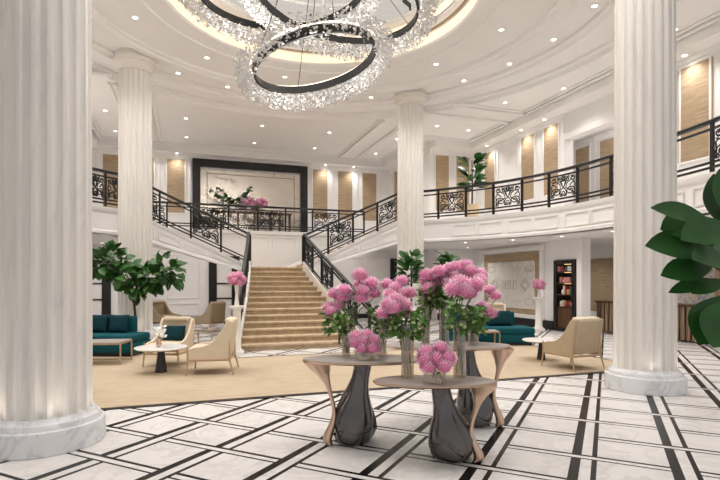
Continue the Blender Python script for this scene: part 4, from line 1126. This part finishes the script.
gold_table('small gold framed side table in front of the right teal sofa', 3.1, 12.3, .55, .45, .44, -YAW, 0, 'tabletop')
gold_table('low gold table between the far armchairs and the side-on armchair', -4.0, 12.9, .5, .5, .42, -YAW, 0, 'tabletop')
def round_table(label, r, d, h, R, rb):
    t = thing('side_table', label, 'table', W(r, d, RZ))
    mb = MB(); mb.solid([(R-.03, h-.035), (R, h-.018), (R, h-.006), (R-.006, h)], 48); mb.build('tabletop', M['whitetop'], t)
    mb = MB(); mb.solid([(rb, 0), (rb, .015), (rb*.5, h-.04), (rb*.55, h-.034)], 32); mb.build('conical_foot', M['cone'], t)
    return t
round_table('round white marble side table on a dark cone foot, left seating group', -3.58, 9.0, .455, .45, .105)
round_table('round white marble side table on a dark cone foot, beside the right armchair', 3.77, 10.4, .42, .38, .09)
# things standing on the small tables
p = W(-3.60, 8.95, RZ+.455); t = thing('bud_vase', 'small rose bronze vase on the left round table', 'vase', p)
mb = MB(); mb.solid([(.03, 0), (.05, .03), (.052, .06), (.03, .10), (.022, .125), (.03, .14), (.02, .138)], 24); mb.build('body', M['rose'], t)
t = thing('orchid_spray', 'pale orchid blossoms in the small bronze vase on the left round table', 'flower', (p.x, p.y, p.z+.12))
mb = MB(); mb.tube([(0, 0, -.08), (0, 0, .05), (-.02, .0, .16)], .004, 5); mb.build('stem', M['stem'], t)
mb = MB()
for i in range(9):
    a = i*2.4; c = Vector((.075*math.cos(a), .075*math.sin(a), .06+.022*i))
    for k in range(5): mb.leaf(c, (math.cos(k*1.257), math.sin(k*1.257), .5), (rnd.uniform(-1, 1), -1, .5), .075, .06, .3, 3)
mb.build('petals', M['ceramic'], t)
p = W(-4.0, 12.9, .42); t = thing('bowl', 'white bowl on the low gold table below the left stairs', 'bowl', p)
mb = MB(); mb.solid([(.06, 0), (.10, .05), (.12, .10), (.11, .10), (.09, .05), (.05, .02)], 28); mb.build('body', M['ceramic'], t)
# ================================================================== PEDESTALS WITH FLOWERS
def pedestal(label, r, d, h, w):
    t = thing('pedestal', label, 'pedestal', W(r, d, 0), -YAW)
    mb = MB(); mb.box((0, 0, .05), (w*1.35, w*1.35, .1), bev=.01, seg=1); mb.build('plinth', M['pedestal'], t, smooth=0)
    mb = MB(); mb.solid([(w*.6, .1), (w*.62, .12), (w*.5, .16), (w*.47, h*.5), (w*.46, h-.12), (w*.5, h-.1), (w*.62, h-.06), (w*.62, h-.05)], 28); mb.build('shaft', M['pedestal'], t)
    mb = MB(); mb.box((0, 0, h-.025), (w*1.3, w*1.3, .05), bev=.006, seg=1); mb.build('top', M['pedestal'], t, smooth=0)
    return t
def ped_flowers(place, r, d, z0, pys, spread, rb, seed, n=11):
    rg = random.Random(seed); p = W(r, d, z0); v = thing('urn_vase', 'slim white vase on the %s pedestal' % place, 'vase', p)
    zt = hgt(pys, d); h = max(.12, zt-z0-spread*.55)
    mb = MB(); mb.solid([(.05, 0), (.055, .02), (.035, h*.35), (.03, h*.6), (.055, h), (.045, h), (.03, h*.8)], 24); mb.build('body', M['ceramic'], v)
    for i in range(n):
        z = 1-1.75*(i+.5)/n; q = math.sqrt(1-z*z); a = i*2.4
        c = Vector((p.x+spread*.62*q*math.cos(a), p.y+spread*.62*q*math.sin(a), zt+spread*.55*z))
        flower(c, rb, (p.x, p.y, z0+h*.85), 'pink pompom bloom in the round bouquet on the %s pedestal' % place, 'pink blooms on the %s pedestal' % place)
pedestal('white pedestal at the left foot of the central staircase', -2.75, 11.15, 1.10, .20)
ped_flowers('left', -2.75, 11.15, 1.10, 279.5, .22, .105, 3)
pedestal('white pedestal by the marble wall panel on the right', 5.9, 16.5, 1.12, .23)
ped_flowers('right', 5.9, 16.5, 1.12, 285, .24, .115, 4)
# ---- arrangement upstairs in front of the mirror
zc = UF+.895
for i, px in enumerate((248.5, 261.5)):
    p = at(px, 21.9, zc); w = Vector((p.x, 11.9, zc)); d_ = (w-CAM).dot(FV)
    v = thing('urn_vase', 'white vase under the %s pink bouquet before the mirror' % ('left' if i == 0 else 'right'), 'vase', w)
    mb = MB(); mb.solid([(.09, 0), (.12, .1), (.1, .2), (.08, .22)], 24); mb.build('body', M['ceramic'], v)
    for k in range(12):
        z = 1-1.6*(k+.5)/12; q = math.sqrt(1-z*z); a = k*2.4
        flower((w.x+.23*q*math.cos(a), w.y+.2*q*math.sin(a), zc+.40+.20*z), .13, (w.x, w.y, zc+.15), 'pink pompom bloom in the %s bouquet before the black framed mirror' % ('left' if i == 0 else 'right'), 'pink blooms of the %s mirror bouquet' % ('left' if i == 0 else 'right'))
p = at(232, 21.9, zc); pl = thing('leafy_branch_vase', 'vase with spreading green branches before the mirror, left of the pink bouquets', 'plant', (p.x, 11.95, zc))
mb = MB(); mb.solid([(.1, 0), (.14, .12), (.08, .3), (.09, .32), (.06, .3)], 24); mb.build('vase', M['ceramic'], pl)
rg = random.Random(9); mb = MB(); br = MB()
for tx, tz in [(-.95, .95), (-.75, .70), (-.45, .55), (-.25, .62), (.1, .5), (.35, .62), (.65, .80), (.75, 1.0), (.9, .62), (-.6, 1.0), (0, .35)]:
    tip = Vector((tx, rg.uniform(-.2, .15), tz)); br.tube([(0, 0, .25), tip*.55+Vector((0, 0, .1)), tip], .012, 4)
    for k in range(13):
        q = Vector((0, 0, .3)).lerp(tip, rg.uniform(.45, 1.05)); mb.leaf(q, (rg.uniform(-1, 1), rg.uniform(-1, 1), rg.uniform(-.4, .8)), (0, 0, 1), .22, .13, .4, 4)
mb.build('leaves', M['leaf'], pl); br.build('branches', M['bark'], pl)
# ================================================================== SHELF CABINET
t = thing('shelf_cabinet', 'tall narrow black cabinet of lit shelves in the right ground wall', 'cabinet', (9.1, 3.09, 0))
y0, y1, zt = 2.54, 3.51, 2.33
mb = MB()
for y in (y0+.07, y1-.07): mb.box((9.08, y, zt/2), (.38, .14, zt-.01))
mb.box((9.08, (y0+y1)/2, zt-.06), (.38, y1-y0-.28, .1)); mb.box((9.08, (y0+y1)/2, .06), (.38, y1-y0-.28, .12)); mb.box((9.25, (y0+y1)/2, zt/2), (.03, y1-y0-.28, zt-.25)); mb.build('carcass', M['black'], t, world=True, smooth=0)
mb = MB(); mb.box((8.95, (y0+y1)/2, .45), (.04, y1-y0-.30, .64)); mb.build('door', M['brown_door'], t, world=True, smooth=0)
SH = [.80, 1.20, 1.58, 1.95]
for z in SH:
    mb = MB(); mb.box((9.07, (y0+y1)/2, z), (.32, y1-y0-.29, .025)); sh = mb.build('shelf', M['brown_door'], t, world=True, smooth=0)
mb = MB()
for z in SH[1:]+[zt-.11]: mb.box((9.20, (y0+y1)/2, z-.018), (.015, y1-y0-.34, .008))
mb.build('led_strip', M['shelf_led'], t, world=True, smooth=0)
cols = {'red': (176, 58, 52), 'cream': (226, 214, 190), 'pink': (214, 140, 140), 'teal': (66, 112, 116), 'ochre': (196, 150, 84), 'white': (236, 232, 226)}
for k, c in cols.items(): M['bk_'+k] = plain(k+'_cover', c, .6, var=.06)
rg = random.Random(5); ck = list(cols)
shelf_name = ['lowest', 'second', 'third', 'top']
for si, z in enumerate(SH):
    y = y0+.2; used_c = {}
    while y < y1-.24:
        w = rg.uniform(.06, .13); h = rg.uniform(.14, .28) if si < 3 else rg.uniform(.1, .18); c = ck[rg.randrange(6)]
        if rg.random() < .62:
            mb = MB(); mb.box((9.03, y+w/2, z+.013+h/2), (.18, w-.012, h), bev=.004, seg=1); o = mb.build('book', M['bk_'+c], origin=(9.03, y+w/2, z+.013), smooth=0); kind = 'book'
        else:
            mb = MB(); mb.solid([(w*.3, 0), (w*.5, h*.35), (w*.42, h*.6), (w*.22, h*.72), (w*.26, h*.8)], 16, c=(9.03, y+w/2, z+.013)); o = mb.build('jar', M['bk_'+c], origin=(9.03, y+w/2, z+.013)); kind = 'jar'
        tag(o, '%s %s on the %s shelf of the black cabinet' % (c, kind, shelf_name[si]), kind, '%s %ss on the %s cabinet shelf' % (c, kind, shelf_name[si])); y += w+.015
# ================================================================== RECEPTION DESK
t = thing('reception_desk', 'long counter clad in brown and cream timber slats at the far right', 'desk', (10.4, .4, 0))
dA, dB = Vector((9.75, 2.55, 0)), Vector((10.35, -4.5, 0)); u = (dB-dA).normalized(); nrm = Vector((u.y, -u.x, 0)); nrm = nrm if nrm.x < 0 else -nrm; rot = Matrix((u, nrm, Vector((0, 0, 1)))).transposed().to_4x4(); Ld = (dB-dA).length; mid = (dA+dB)/2
mb = MB(); mb.box(mid-nrm*.3+Vector((0, 0, .5)), (Ld, .5, .94), rot=rot); mb.build('counter_body', M['black'], t, world=True, smooth=0)
mb = MB(); k = int(Ld/.16)
for i in range(k): mb.box(dA+u*(Ld*(i+.5)/k)-nrm*.03+Vector((0, 0, .5)), (Ld/k*.72, .05, .92), rot=rot, bev=.006, seg=1)
mb.build('slat_front', M['slat'], t, world=True, smooth=0)
mb = MB(); mb.box(mid-nrm*.28+Vector((0, 0, .99)), (Ld+.06, .62, .05), rot=rot, bev=.008, seg=1); mb.build('countertop', M['brown_door'], t, world=True, smooth=0)
# ================================================================== LIGHT, WORLD, CAMERA
w = bpy.data.worlds.new('daylight'); S.world = w; w.use_nodes = True
bg = w.node_tree.nodes['Background']; bg.inputs[0].default_value = (1, .975, .95, 1); bg.inputs[1].default_value = WORLD
cam = bpy.data.cameras.new('camera'); co_ = bpy.data.objects.new('camera', cam); COL.objects.link(co_)
co_.location = CAM; co_.rotation_euler = (PI/2, 0, -YAW); cam.sensor_width = 36; cam.lens = 36*F/720; cam.shift_y = (HZ-240)/720; cam.clip_end = 200; cam.clip_start = .05
S.camera = co_
S.view_settings.view_transform = 'Standard'; S.view_settings.look = 'None'; S.view_settings.gamma = 1; S.view_settings.use_curve_mapping = False
S.view_settings.exposure = EXPO
S.cycles.diffuse_bounces = 4; S.cycles.transparent_max_bounces = 16; S.cycles.max_bounces = 10; S.cycles.caustics_reflective = False; S.cycles.caustics_refractive = False; S.cycles.sample_clamp_indirect = 4
